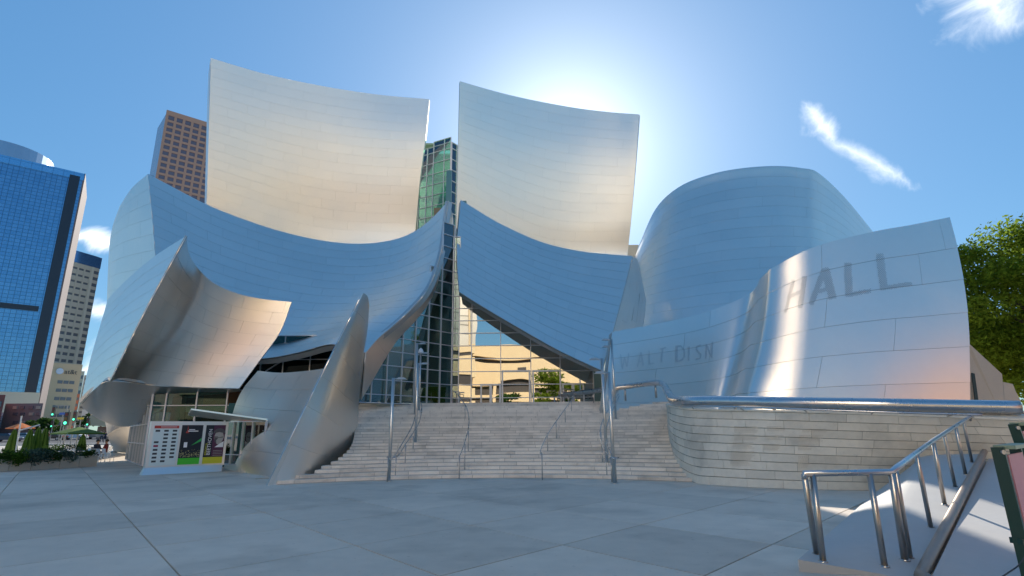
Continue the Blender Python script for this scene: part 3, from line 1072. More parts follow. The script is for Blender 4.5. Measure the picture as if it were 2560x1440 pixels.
# ------------------------------------------------------------------ cafe glazing under the curl
cc = P(374, 1060, 30.3)
front_dir = Vector((1.0, 0.10, 0)).normalized()
def z_at(py, px=380, Y=30.3):
    return P(px, py, Y).z
cz = [0.05, z_at(1095), z_at(1014), z_at(966)]
def cs(px):
    s = 0.0
    while px_of(Vector((cc.x, cc.y, 2.5)) + front_dir * s) < px and s < 12:
        s += .01
    return s
gC, a_, b_ = facet(hall, "cafe_glass", (cc.x, cc.y), front_dir, [0, cs(410), cs(487), cs(563), cs(600)], cz, [(0, 3)] * 3 + [(0, 2)], M_GLASS_CAFE, "tall cafe glass front behind the poster board", mw=.07)
side = Vector((-25.9, 38.6, 0)) - Vector((cc.x, cc.y, 0))
Ls = side.length
gC2, a_, b_ = facet(hall, "cafe_glass", (cc.x - .03, cc.y), side, [0, Ls * .13, Ls * .27, Ls * .42, Ls * .58, Ls * .78, Ls], [0.05, 1.15, z_at(1060), z_at(1014), z_at(966) + 1.2], [(0, 4)] * 6, glass("cafe_side_glass", (.4, .55, .52), .3), "cafe side glass running back beside the patio", mw=.07)
M_CAFE = mat("cafe_orange_wall", (0.32, 0.10, 0.03), .6)
m = MB()
m.box((cc.x + 4.4, 34.2, 3), (7.5, .3, 6))
m.build("cafe_inner_wall", M_CAFE, hall)
m = MB()
m.box((cc.x + .9, 31.2, 3), (.5, .5, 6))
m.build("inner_column", M_TEAL, hall)
# canopy over the side door, with the lit strip inside
m = MB()
ca, cb, cb2, ca2 = P(478, 1021, 26.9), P(669, 1047, 24.7), P(655, 1058, 27.4), P(470, 1036, 29.4)
zl = .07
m.hexa([ca - Vector((0, 0, zl)), cb - Vector((0, 0, zl)), cb2 - Vector((0, 0, zl)), ca2 - Vector((0, 0, zl)), ca, cb, cb2, ca2])
m.build("canopy", M_STEEL_W, hall, label="slanting steel canopy over the side door")
dc0, dc1 = P(556, 1110, 27.2), P(652, 1110, 25.6)
dd_ = Vector((dc1.x - dc0.x, dc1.y - dc0.y, 0))
LL = dd_.length
gD, a_, b_ = facet(hall, "shop_glass", (dc0.x, dc0.y), dd_, [0, LL * .28, LL * .53, LL * .78, LL * 1.1], [P(570, 1160, 27).z, P(570, 1136, 27).z, P(570, 1055, 27).z], [(0, 2), (0, 2), (0, 2), (1, 2)], glass("shop_glass_mat", (.35, .75, .66), .2), "green shop glass beside the poster board")
M_RED_LIT = mat("lit_red_sign", (.8, .08, .03), .5, emit=(1.0, .13, .04), emit_s=1.6)
M_GREEN_IN = mat("shop_green_card", (.10, .42, .34), .6)
p0, p1 = P(590, 1081, 26.9), P(640, 1082, 26.4)
m = MB()
m.bar(p0, p1, .05, .10)
m.build("lit_strip", M_RED_LIT, hall)
for px in (571, 599, 628):
    q = P(px, 1108, 27.6)
    m = MB()
    m.box(q, (.42, .05, .9))
    m.build("display_card", M_GREEN_IN, hall)
m = MB()
m.box((dc0.x + 1.6, 28.6, 1.6), (4.4, .1, 3.1), 0.0)
m.build("shop_inner_wall", mat("shop_dark_green", (.03, .10, .085), .7), hall)
# clerestory between the wide sail and the low wave
k0 = P(590, 930, 30.9)
gK, a_, b_ = facet(hall, "clerestory", (k0.x, k0.y), (1, 0), [0, 1.35, 2.6, 4.1, 5.7], [P(640, 975, 30.9).z, P(640, 900, 30.9).z, P(640, 880, 30.9).z + .9], [(0, 2)] * 4, glass("clerestory_glass", (.18, .30, .30), .04, gloss=(.4, .46, .46)), "dark strip of glass under the wide sail")
m = MB()
m.bar(P(664, 928, 30.8), P(706, 902, 30.8), .06)
m.build("brace", M_WHITE, hall)
# grey curved base that carries the curl at the back of the patio
S_P = coons([(262, 1050, 40), (285, 1046, 38.6), (322, 1046, 38), (352, 1046, 38.5)], [G(284, 1128), G(298, 1131), G(320, 1133), G(345, 1134)], left=[(268, 1085, 41)])
sail("steel_base", S_P, 2, 2, "pale grey curved foot at the back of the patio", mat("pale_grey_steel", (.72, .70, .66), .45, .6), nu=12, nv=6)

# ------------------------------------------------------------------ perforated letters on the curling wall
vv, ff = [], []
NU, NV = 160, 12
for j in range(NV + 1):
    for i in range(NU + 1):
        vv.append(tuple(S_L(i / NU, j / NV) + normal(S_L, min(max(i / NU, .003), .997), min(max(j / NV, .003), .997)) * .03))
for j in range(NV):
    for i in range(NU):
        a = j * (NU + 1) + i
        ff.append((a, a + 1, a + NU + 2, a + NU + 1))
bvh_l = BVHTree.FromPolygons(vv, ff)
M_HOLE = mat("perforation_hole", (0.15, 0.17, 0.19), .7)
M_HOLE2 = mat("faint_perforation", (0.58, 0.58, 0.58), .42, 1.0)


def in_poly(x, y, poly):
    c = False
    for (x1, y1), (x2, y2) in zip(poly, poly[1:] + poly[:1]):
        if (y1 > y) != (y2 > y) and x < (x2 - x1) * (y - y1) / (y2 - y1) + x1:
            c = not c
    return c


def letter(strokes, pitch, rad, material, name, holes=()):
    """dot pattern inside the letter's strokes, laid on the steel"""
    m = MB()
    xs = [p[0] for s in strokes for p in s]
    ys = [p[1] for s in strokes for p in s]
    y = min(ys)
    row = 0
    while y <= max(ys):
        x = min(xs) + (pitch / 2 if row % 2 else 0)
        while x <= max(xs):
            if any(in_poly(x, y, s) for s in strokes) and not any(in_poly(x, y, h) for h in holes):
                h, n, _, dist = bvh_l.ray_cast(CAM, ray(x, y).normalized())
                if h:
                    n = n if n.dot(CAM - h) > 0 else -n
                    a = n.cross(Vector((0, 0, 1))).normalized()
                    b = n.cross(a)
                    c = h + n * .012
                    m.add([c + (a * math.cos(t * math.pi / 3) + b * math.sin(t * math.pi / 3)) * rad for t in range(6)], [tuple(range(6))])
            x += pitch
        y += pitch / 2
        row += 1
    wall_obj = bpy.data.objects["steel_wall"]
    return m.build("letter", material, wall_obj, label=name, kind="stuff")


def bar2(x0, y0, x1, y1, w):
    dx, dy = x1 - x0, y1 - y0
    L = math.hypot(dx, dy)
    a, b = -dy / L * w / 2, dx / L * w / 2
    return [(x0 + a, y0 + b), (x1 + a, y1 + b), (x1 - a, y1 - b), (x0 - a, y0 - b)]


letter([bar2(1963, 782, 1984, 700, 8), bar2(2000, 770, 2012, 690, 13), bar2(1968, 744, 2006, 728, 10)], 4.6, .016, M_HOLE, "perforated letter H")
letter([bar2(2027, 762, 2061, 672, 14), bar2(2062, 670, 2082, 748, 21), bar2(2040, 730, 2074, 721, 10)], 4.6, .016, M_HOLE, "perforated letter A")
letter([bar2(2119, 656, 2123, 741, 19), bar2(2114, 738, 2178, 727, 11)], 4.6, .016, M_HOLE, "first perforated letter L")
letter([bar2(2199, 634, 2210, 724, 20), bar2(2202, 721, 2279, 709, 11)], 4.6, .016, M_HOLE, "second perforated letter L")
fp, fr_ = 3.6, .026
letter([bar2(1551, 886, 1556, 922, 3), bar2(1556, 922, 1561, 893, 3), bar2(1561, 893, 1567, 918, 3), bar2(1567, 918, 1572, 882, 3)], fp * .6, .014, M_HOLE2, "faint letter W")
letter([bar2(1593, 917, 1602, 880, 3), bar2(1602, 880, 1608, 914, 4), bar2(1595, 905, 1606, 902, 3)], fp * .6, .014, M_HOLE2, "faint letter A")
letter([bar2(1622, 876, 1623, 912, 4), bar2(1622, 911, 1634, 908, 3)], fp * .6, .014, M_HOLE2, "faint letter L")
letter([bar2(1656, 872, 1653, 906, 4), bar2(1649, 873, 1665, 869, 3)], fp * .6, .015, M_HOLE2, "faint letter T")
letter([bar2(1691, 865, 1691, 906, 5), [(1691, 864), (1703, 864), (1712, 874), (1713, 892), (1705, 903), (1691, 906)]], fp * .6, .016, M_HOLE2, "faint letter D", holes=[[(1694, 868), (1702, 868), (1708, 876), (1709, 891), (1702, 899), (1694, 902)]])
letter([bar2(1722, 866, 1721, 902, 5)], fp * .6, .016, M_HOLE2, "faint letter I")
letter([bar2(1752, 863, 1742, 866, 4), bar2(1742, 866, 1741, 876, 4), bar2(1741, 876, 1752, 886, 4), bar2(1752, 886, 1750, 896, 4), bar2(1750, 896, 1738, 899, 4)], fp * .6, .017, M_HOLE2, "faint letter S")
letter([bar2(1764, 898, 1766, 860, 4), bar2(1766, 862, 1778, 892, 4), bar2(1779, 894, 1781, 854, 4)], fp * .6, .017, M_HOLE2, "faint letter N")
# ------------------------------------------------------------------ furniture on the steps
def nose_z(x, y):
    """height of the sloping line of step noses under a plan point"""
    if y < arc(0, x):
        return 0.0
    for k in range(NST - 1):
        a, b = arc(k, x), arc(k + 1, x)
        if a <= y < b:
            return RISE * (k + 1 + (y - a) / (b - a) - 0.5)
    return TOPZ


def foot(px, py):
    """point on the steps or plaza seen at a pixel"""
    if py > 1193:
        return G(px, py)
    best = None
    for i in range(600):
        y = 18 + i * .025
        p = P(px, py, y)
        k = sum(1 for q in range(NST) if arc(q, p.x) <= y)
        if p.z <= k * RISE + .005:
            return Vector((p.x, p.y + .12, k * RISE))
    return P(px, py, 32)


def over_steps(px, py, h):
    for i in range(700):
        y = 17.5 + i * .025
        p = P(px, py, y)
        if p.z - h <= nose_z(p.x, p.y):
            return p
    return P(px, py, 34)


def up_to(base, py):
    """height of a vertical pole on base whose head is seen at row py"""
    lo, hi = 0.0, 14.0
    for _ in range(40):
        mid = (lo + hi) / 2
        q = base + Vector((0, 0, mid)) - CAM
        if 720 - F_PX * q.dot(_u) / q.dot(_f) > py:
            lo = mid
        else:
            hi = mid
    return lo


LIGHTS = [(972, 1203, 945, 1, "tall slim lamp post at the left foot of the steps", None), (1037, 1113, 908, 1, "slim lamp post halfway up the left side of the steps", None),
          (1036, 1040, 858, 1, "tallest thin lamp post of the left cluster on the steps", None), (1046, 1030, 882, 1, "thin post with a white camera head in the left cluster", "cam"),
          (1536, 1209, 930, -1, "lamp post at the right foot of the steps beside the handrail", None), (1519, 1165, 896, -1, "lamp post just behind the right foot post of the steps", None), (1541, 1052, 848, -1, "double headed lamp post highest on the right side of the steps", "two")]
M_LAMPH = mat("lamp_head_grey", (.55, .54, .50), .4, .5)
M_CAMW = mat("white_camera", (.75, .76, .78), .35)
for bx, by, ty, sgn, lab, extra in LIGHTS:
    b = foot(bx, by)
    h = up_to(b, ty)
    t = thing("lamp_post", lab, "lamp post", b, "lamp posts on the steps")
    m = MB()
    m.tube([b - Vector((0, 0, .3)), b + Vector((0, 0, h))], .058 if extra is None else .05, 10)
    m.build("pole", M_POLE, t, smooth=True)
    m = MB()
    m.tube([b, b + Vector((0, 0, .02))], .13, 12)
    m.build("base_plate", M_POLE, t)
    for z in ([h - .03] + ([h - .38] if extra == "two" else [])):
        c = b + Vector((0, 0, z))
        m = MB()
        m.tube([c, c + Vector((sgn * .16, 0, 0))], .02, 6)
        m.build("arm", M_POLE, t)
        m = MB()
        c2 = c + Vector((sgn * .3, -.02, .0))
        m.hexa([c2 + Vector((x, y, -.025)) for x, y in ((-.2, -.1), (.2, -.1), (.2, .1), (-.2, .1))] + [c2 + Vector((x, y, .05)) for x, y in ((-.1, -.05), (.08, -.05), (.08, .05), (-.1, .05))])
        m.build("lamp_head", M_LAMPH, t)
    if extra == "cam":
        c = b + Vector((0, 0, h))
        m = MB()
        m.lathe([(.05, -.05), (.16, -.02), (.16, .06), (.1, .2), (.02, .27)], c, 10)
        m.build("camera_head", M_CAMW, t, smooth=True)

RAILS = [
    ("left double", [[(968, 1143), (972, 1146), (984, 1143), (1000, 1118), (1030, 1066), (1040, 1030), (1042, 1000)], [(984, 1143), (996, 1139), (1013, 1112), (1044, 1064), (1053, 1035), (1053, 1010), (1046, 988)]], [(968, 1143, 1204), (988, 1140, 1198), (1011, 1112, 1165), (1031, 1090, 1128), (1037, 1060, 1100)], "curving double handrail at the left of the steps"),
    ("second", [[(1148, 1138), (1152, 1134), (1164, 1098), (1171, 1070), (1172, 1042), (1166, 1018), (1154, 1000), (1143, 985), (1133, 977)]], [(1148, 1138, 1198), (1161, 1110, 1175), (1170, 1078, 1135), (1162, 1014, 1052)], "bowed handrail left of the middle of the steps"),
    ("third", [[(1352, 1137), (1351, 1128), (1357, 1110), (1375, 1076), (1400, 1040), (1425, 1005), (1436, 988)]], [(1356, 1130, 1200), (1370, 1082, 1135), (1392, 1054, 1102), (1414, 1022, 1057), (1430, 1000, 1030)], "bowed handrail right of the middle of the steps"),
    ("right double", [[(1547, 1144), (1538, 1147), (1528, 1142), (1510, 1122), (1501, 1095), (1502, 1066), (1514, 1036), (1532, 1006), (1546, 985)], [(1528, 1134), (1518, 1112), (1514, 1085), (1522, 1050), (1534, 1020), (1548, 990)]], [(1508, 1118, 1157), (1519, 1138, 1192), (1530, 1143, 1205), (1541, 1144, 1206), (1505, 1080, 1120)], "curving double handrail at the right of the steps"),
]
for nm, paths, posts, lab in RAILS:
    pp3 = [[over_steps(x, y, .92) for x, y in pa] for pa in paths]
    b = foot(posts[0][0], posts[0][2])
    t = thing("stair_handrail", lab, "handrail", b, "steel handrails on the steps")
    for pa in pp3:
        # smooth the depth along the run
        cv = smooth_curve(pa)
        m = MB()
        m.tube([cv(i / 40) for i in range(41)], .020, 8)
        m.build("rail", M_PIPE, t, smooth=True)
    for x, y0, y1 in posts:
        f = foot(x, y1)
        h = up_to(f, y0)
        m = MB()
        m.tube([f - Vector((0, 0, .1)), f + Vector((0, 0, min(h, 1.1)))], .018, 8)
        m.build("post", M_POST, t, smooth=True)

# small bits at the head of the steps: short rails before the doors
for x0, x1, y0, y1, lab in ((1132, 1150, 978, 1008, "short steel rail before the lobby glass at the head of the steps"), (1406, 1436, 972, 1006, "short steel rail before the narrow doors at the head of the steps")):
    a, b = P(x0, y0, 33.3), P(x1, y0 + 2, 33.3)
    t = thing("short_rail", lab, "handrail", Vector((a.x, a.y, TOPZ)))
    m = MB()
    m.tube([a, b], .022, 6)
    m.build("rail", M_POST, t)
    for q in (a, a.lerp(b, .5), b):
        m = MB()
        m.tube([q, Vector((q.x, q.y, TOPZ - .02))], .02, 6)
        m.build("post", M_POST, t)

# ------------------------------------------------------------------ poster display
bl, br = G(355, 1188), G(558, 1178)
bd = Vector((br.x - bl.x, br.y - bl.y, 0))
BL = bd.length
bd.normalize()
bn = Vector((bd.y, -bd.x, 0))
if bn.dot(CAM - bl) < 0:
    bn = -bn
BH = up_to(bl, 1053)
board = thing("poster_display", "steel framed display board with three posters on the plaza before the cafe", "notice board", bl)


def bp(s, z, out=0.0):
    return bl + bd * s + Vector((0, 0, z)) + bn * out


def brect(m, s0, s1, z0, z1, o0, o1):
    m.hexa([bp(s0, z0, o0), bp(s1, z0, o0), bp(s1, z0, o1), bp(s0, z0, o1), bp(s0, z1, o0), bp(s1, z1, o0), bp(s1, z1, o1), bp(s0, z1, o1)])


M_BRD = mat("board_steel", (.80, .78, .75), .38, .85, noise_amt=.03)
W_ = BL
m = MB()
brect(m, 0.05, W_, 0.28, BH, -.30, 0)
m.build("body", M_BRD, board, fixn=True)
m = MB()
m.hexa([bp(-.04, 0, .12), bp(W_ - .1, 0, .12), bp(W_ - .1, 0, -.42), bp(-.04, 0, -.42), bp(.05, .28, .0), bp(W_ - .06, .28, 0), bp(W_ - .06, .28, -.3), bp(.05, .28, -.3)])
m.build("flared_base", M_BRD, board, fixn=True)
PZ0, PZ1 = .36, BH - .16
M_PAPER = mat("pale_poster_paper", (.70, .80, .80), .5)
M_REDH = mat("red_header", (.55, .06, .04), .5)
M_INK = mat("dark_thumbnail", (.05, .06, .07), .6)
M_MAROON = mat("maroon_thumbnail", (.35, .03, .08), .6)
M_PWHITE = mat("print_white", (.85, .85, .87), .5)
M_NIGHT = mat("night_poster", (.012, .014, .025), .3)
M_PGREEN = mat("green_band", (.06, .55, .03), .5)
M_AURORA = mat("aurora_green", (.04, .42, .09), .5)
M_CROWD = mat("crowd_gold", (.55, .50, .22), .6)
M_PYEL = mat("yellow_band", (.62, .60, .03), .5)
M_PURP = mat("plum_print", (.09, .02, .06), .5)
M_FACE = mat("grey_portrait", (.42, .40, .38), .6)
M_FACED = mat("grey_portrait_shadow", (.10, .09, .10), .6)


def flat(parent, name, pts, material, out):
    m = MB()
    m.add([bp(s, z, out) for s, z in pts], [tuple(range(len(pts)))])
    return m.build(name, material, parent, fixn=False)


def poster(s0, s1, material, label):
    m = MB()
    brect(m, s0, s1, PZ0, PZ1, .002, .014)
    return m.build("poster", material, board, label=label, fixn=True)


def srect(parent, name, s0, s1, z0, z1, material, out=.018):
    return flat(parent, name, [(s0, z0), (s1, z0), (s1, z1), (s0, z1)], material, out)


def lettering(parent, text, s, z, size, material, out=.02, vertical=False, align="LEFT"):
    cu = bpy.data.curves.new("lettering", "FONT")
    cu.body = text
    cu.size = size
    cu.align_x = align
    ob = bpy.data.objects.new("lettering", cu)
    COL.objects.link(ob)
    dg = bpy.context.evaluated_depsgraph_get()
    me = bpy.data.meshes.new_from_object(ob.evaluated_get(dg))
    bpy.data.objects.remove(ob, do_unlink=True)
    for v in me.vertices:
        x, y = v.co.x, v.co.y
        v.co = bp(s + (-y if vertical else x), z + (x if vertical else y), out)
    me.materials.clear()
    me.materials.append(material)
    me.name = "lettering"
    return link(bpy.data.objects.new("lettering", me), parent)


s1, s2, s3 = (.055 * W_, .365 * W_), (.395 * W_, .665 * W_), (.705 * W_, .965 * W_)
PH = PZ1 - PZ0
p_ = poster(*s1, M_PAPER, "pale programme poster with a red header and rows of tiny pictures")
srect(p_, "header", s1[0] + .02, s1[1] - .02, PZ1 - .14, PZ1 - .02, M_REDH)
srect(p_, "header_line", s1[0] + .26, s1[1] - .10, PZ1 - .088, PZ1 - .070, M_PWHITE, .021)
rp_ = random.Random(11)
ws = (s1[1] - s1[0]) / 3
for cI in range(3):
    for rI in range(9):
        if cI == 2 and rI > 7 or (cI == 0 and rI in (1, 2)):
            continue
        zc = PZ1 - .24 - rI * (PH - .32) / 8.6
        sc_ = s1[0] + ws * (cI + .5)
        srect(p_, "thumbnail", sc_ - .085, sc_ + .085, zc - .04, zc + .04, M_MAROON if (cI == 0 and rI == 4) else M_INK)
p_ = poster(*s2, M_NIGHT, "dark concert poster with a green glow over a crowd and a green band below")
w2 = s2[1] - s2[0]
srect(p_, "band", s2[0], s2[1], PZ0, PZ0 + .27, M_PGREEN)
flat(p_, "glow", [(s2[0] + .5 * w2, PZ0 + .78), (s2[1] - .02, PZ0 + .98), (s2[1] - .01, PZ0 + 1.12), (s2[0] + .72 * w2, PZ0 + .93)], M_AURORA, .018)
m = MB()
for _ in range(150):
    s, z = s2[0] + rp_.uniform(.03, .97) * w2, PZ0 + .30 + abs(rp_.gauss(0, .13))
    if z < PZ0 + .62:
        d = rp_.uniform(.006, .014)
        m.add([bp(s - d, z, .018), bp(s + d, z, .018), bp(s + d, z + d * 1.6, .018), bp(s - d, z + d * 1.6, .018)], [(0, 1, 2, 3)])
m.build("crowd_print", M_CROWD, p_, kind="stuff")
flat(p_, "red_spire", [(s2[0] + .20 * w2, PZ1 - .34), (s2[0] + .36 * w2, PZ1 - .34), (s2[0] + .31 * w2, PZ1 - .22), (s2[0] + .285 * w2, PZ1 - .02), (s2[0] + .265 * w2, PZ1 - .22)], M_REDH, .018)
srect(p_, "title_line", s2[0] + .34 * w2, s2[0] + .62 * w2, PZ1 - .21, PZ1 - .18, M_PWHITE, .020)
srect(p_, "title_line", s2[0] + .30 * w2, s2[0] + .78 * w2, PZ1 - .28, PZ1 - .24, M_PWHITE, .020)
srect(p_, "white_card", s2[0] + .18 * w2, s2[0] + .34 * w2, PZ0 + .72, PZ0 + .94, M_PWHITE, .022)
p_ = poster(*s3, M_NIGHT, "dark concert poster with vertical white title, grey portrait and yellow band")
w3 = s3[1] - s3[0]
srect(p_, "band", s3[0], s3[1], PZ0, PZ0 + .28, M_PYEL)
srect(p_, "plum_field", s3[0] + .40 * w3, s3[1], PZ0 + .30, PZ1, M_PURP, .017)
fx, fz = s3[0] + .70 * w3, PZ0 + 1.12
flat(p_, "portrait", [(fx + .20 * math.cos(a) * (1 - .25 * max(0, -math.sin(a))), fz + .30 * math.sin(a)) for a in [i * math.pi / 10 for i in range(20)]], M_FACE, .019)
flat(p_, "portrait_hair", [(fx + .26 * math.cos(a), fz + .16 + .26 * math.sin(a)) for a in [i * math.pi / 10 for i in range(11)]] + [(fx - .2, fz + .2), (fx, fz + .24), (fx + .2, fz + .2)], M_FACED, .0205)
flat(p_, "portrait_shade", [(fx - .20, fz + .06), (fx - .05, fz + .05), (fx - .03, fz - .02), (fx - .10, fz - .12), (fx - .08, fz - .24), (fx - .16, fz - .18)], M_FACED, .0205)
flat(p_, "portrait_brow", [(fx - .17, fz + .05), (fx - .02, fz + .02), (fx + .03, fz + .02), (fx + .17, fz + .06), (fx + .16, fz - .01), (fx + .04, fz - .02), (fx - .04, fz - .02), (fx - .16, fz)], mat("grey_portrait_mid", (.20, .19, .18), .6), .021)
flat(p_, "portrait_collar", [(fx - .14, fz - .42), (fx + .22, fz - .42), (fx + .22, fz - .16), (fx + .06, fz - .26)], M_PWHITE, .020)
lettering(p_, "BEETHOVEN", s3[0] + .33 * w3, PZ0 + .36, .205, M_PWHITE, .022, vertical=True)
lettering(p_, "IMMORTAL", s3[0] + .15 * w3, PZ0 + .36, .11, M_PYEL, .022, vertical=True)
for i in range(4):
    srect(p_, "small_print", fx - .18, fx + .2, PZ0 + .34 + i * .07, PZ0 + .355 + i * .07, M_FACE, .022)

# ------------------------------------------------------------------ green folding sign stands at the right
M_GRN = mat("dark_green_paint", (.012, .05, .035), .35, noise_amt=.1)
M_CAP = mat("sage_cap", (.30, .36, .24), .4)
M_PINK = mat("pink_poster", (.62, .26, .30), .45, noise_amt=.06, noise_scale=6)
M_PGRN = mat("poster_leaf_green", (.08, .25, .08), .5)
for (cap_l, cap_r, ftx, fty, Y, lab) in (((2494, 1118), (2540, 1071), 2572, 1440, 5.6, "dark green sign stand with pink poster, nearer one at the ramp"), ((2533, 1060), (2556, 1036), 2600, 1250, 6.9, "dark green sign stand mostly hidden behind the nearer stand")):
    a = P(cap_l[0], cap_l[1], Y)
    c = P(cap_r[0], cap_r[1], Y + .9)
    across = Vector((c.x - a.x, c.y - a.y, 0)).normalized()
    lean = Vector((across.y, -across.x, 0))
    if lean.x < 0:
        lean = -lean
    f = P(ftx, fty, Y)
    t = thing("sign_stand", lab, "sign", (f.x, f.y, 0), "green sign stands")
    dv = (f - a)
    dv = dv * (a.z + .02) / max(.2, (a.z - f.z))
    W2 = 1.0
    m = MB()
    m.bar(a, a + dv, .10, .07, up=across)
    sp = m.build("side_post", M_GRN, t)
    m = MB()
    m.bar(a + across * W2, a + across * W2 + dv, .10, .07, up=across)
    m.build("side_post", M_GRN, t)
    m = MB()
    m.bar(a - across * .03 + Vector((.07, 0, .0)), a + across * (W2 + .03) + Vector((.07, 0, .0)), .17, .035)
    m.build("top_cap", M_CAP, t)
    o = Vector((.05, 0, 0))
    m = MB()
    q = [a + across * .06 + dv * .05 + o, a + across * (W2 - .06) + dv * .05 + o, a + across * (W2 - .06) + dv * .5 + o, a + across * .06 + dv * .5 + o]
    m.prism(q, lean * .02)
    m.build("poster", M_PINK, t, fixn=True)
    m = MB()
    b1 = a + dv * .57
    m.bar(b1 + Vector((-.04, 0, 0)), b1 + Vector((.5, .1, 0)), .12, .05)
    m.build("cross_bar", M_GRN, t)
    m = MB()
    m.tube([a + Vector((.0, -.045, -.045)), a + Vector((.0, -.06, -.045))], .022, 10)
    m.build("bolt", M_POST, sp)
cb = thing("cable", "thin black cable trailing from the green sign stand over the ramp", "cable", (4.5, 5, 0))
m = MB()
cvv = smooth_curve([(2566, 1385, 5.45), (2548, 1412, 5.5), (2520, 1432, 5.6), (2490, 1452, 5.6)])
m.tube([cvv(i / 12) for i in range(13)], .007, 6)
m.build("cord", M_INK, cb)
# ------------------------------------------------------------------ planting
def leaf_mat(name, col, trans=.45, vary=.25):
    m = bpy.data.materials.new(name)
    m.use_nodes = True
    nt = m.node_tree
    nt.nodes.clear()
    out = nt.nodes.new("ShaderNodeOutputMaterial")
    geo = nt.nodes.new("ShaderNodeNewGeometry")
    hs = nt.nodes.new("ShaderNodeHueSaturation")
    hs.inputs["Color"].default_value = (*col, 1)
    mr = nt.nodes.new("ShaderNodeMapRange")
    mr.inputs["To Min"].default_value = 1 - vary * 1.6
    mr.inputs["To Max"].default_value = 1 + vary * 2
    nt.links.new(geo.outputs["Random Per Island"], mr.inputs["Value"])
    nt.links.new(mr.outputs[0], hs.inputs["Value"])
    d = nt.nodes.new("ShaderNodeBsdfDiffuse")
    t = nt.nodes.new("ShaderNodeBsdfTranslucent")
    mx = nt.nodes.new("ShaderNodeMixShader")
    mx.inputs[0].default_value = trans
    for s in (d, t):
        nt.links.new(hs.outputs[0], s.inputs["Color"])
    nt.links.new(d.outputs[0], mx.inputs[1])
    nt.links.new(t.outputs[0], mx.inputs[2])
    nt.links.new(mx.outputs[0], out.inputs[0])
    return m


M_LEAF = leaf_mat("tree_leaf", (.17, .24, .025), .58)
M_LEAF_D = leaf_mat("dark_leaf", (.05, .10, .025), .4)
M_LEAF_G = leaf_mat("bright_shrub_leaf", (.06, .13, .02), .35)
M_LEAF_B = leaf_mat("grey_green_leaf", (.09, .14, .11), .3)
M_BARK = mat("bark", (.10, .075, .05), .9, bump=.4, bump_scale=12)


def leaves(m, c, rad, n, size, rnd, shell=.35, droop=0.0):
    for _ in range(n):
        while True:
            v = Vector((rnd.uniform(-1, 1), rnd.uniform(-1, 1), rnd.uniform(-1, 1)))
            if shell < v.length < 1:
                break
        p = Vector((c[0] + v.x * rad[0], c[1] + v.y * rad[1], c[2] + v.z * rad[2]))
        a = Vector((rnd.gauss(0, 1), rnd.gauss(0, 1), rnd.gauss(0, .6) - droop)).normalized()
        b = a.cross(Vector((rnd.gauss(0, 1), rnd.gauss(0, 1), rnd.gauss(0, 1)))).normalized()
        s = size * rnd.uniform(.6, 1.4)
        m.add([p - a * s, p + b * s * .38, p + a * s, p - b * s * .38], [(0, 1, 2, 3)])


def tree(base, height, spread, n_clump, n_leaf, size, label, material, seed, group=None, name="tree", low=.3, droop=.6):
    rnd = random.Random(seed)
    base = Vector(base)
    t = thing(name, label, "tree", base, group)
    m = MB()
    top = base + Vector((rnd.uniform(-.3, .3), rnd.uniform(-.3, .3), height * .62))
    r0 = height * .022
    m.tube([base - Vector((0, 0, .2)), base.lerp(top, .4) + Vector((.1, 0, 0)), top], [r0 * 1.25, r0, r0 * .45], 8)
    for i in range(7):
        a = rnd.uniform(0, 6.28)
        s = base.lerp(top, rnd.uniform(.45, .95))
        e = s + Vector((math.cos(a) * spread * .6, math.sin(a) * spread * .6, height * rnd.uniform(.08, .28)))
        m.tube([s, s.lerp(e, .5) + Vector((0, 0, height * .03)), e], [r0 * .5, r0 * .3, r0 * .12], 6)
    m.build("trunk", M_BARK, t, smooth=True)
    m = MB()
    for i in range(n_clump):
        u = rnd.random()
        z = low + (1 - low) * u
        rr_ = spread * math.sqrt(max(.05, 1 - ((z - .58) / .48) ** 2)) * math.sqrt(rnd.uniform(.1, 1))
        a = rnd.uniform(0, 6.28)
        c = base + Vector((math.cos(a) * rr_, math.sin(a) * rr_, height * min(z, .96)))
        q = spread * rnd.uniform(.16, .30)
        leaves(m, c, (q * 1.25, q * 1.25, q * .62), n_leaf // n_clump, size, rnd, .15, droop)
    m.build("crown", material, t)
    return t


tree((33.8, 35.5, 2.5), P(2440, 604, 35).z - 2.2, 6.0, 150, 60000, .15, "large bright green tree behind the right end of the steel wall", M_LEAF, 4, low=.12)
tree((40.0, 37, 2.5), 9.6, 5.2, 90, 26000, .15, "darker green tree standing behind the bright tree at the frame edge", M_LEAF_D, 9, low=.1)
# concrete side walls under the tree
M_BEIGE = mat("beige_concrete", (.56, .47, .37), .8, noise_amt=.09, noise_scale=1.2, bump=.1, bump_scale=14)
cw = thing("concrete_wall", "sloping beige concrete wall beyond the end of the curling steel wall", "wall", P(2470, 1010, 27))
m = MB()
m.prism([P(2405, 843, 26.9), P(2424, 860, 26.9), P(2505, 935, 27.4), P(2516, 1062, 27.4), P(2405, 1062, 26.9)], (0, .4, 0))
m.build("wall_slab", M_BEIGE, cw, fixn=True)
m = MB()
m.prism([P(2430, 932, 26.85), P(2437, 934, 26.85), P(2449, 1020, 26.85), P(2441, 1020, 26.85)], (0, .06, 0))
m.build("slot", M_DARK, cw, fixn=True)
cw2 = thing("concrete_wall", "second beige concrete wall, stepped and farther under the tree", "wall", P(2530, 1010, 29))
m = MB()
m.prism([P(2508, 955, 29), P(2532, 960, 29.2), P(2540, 980, 29.3), P(2551, 1000, 29.4), P(2556, 1062, 29.4), P(2516, 1062, 29)], (0, .4, 0))
m.build("wall_slab", M_BEIGE, cw2, fixn=True)

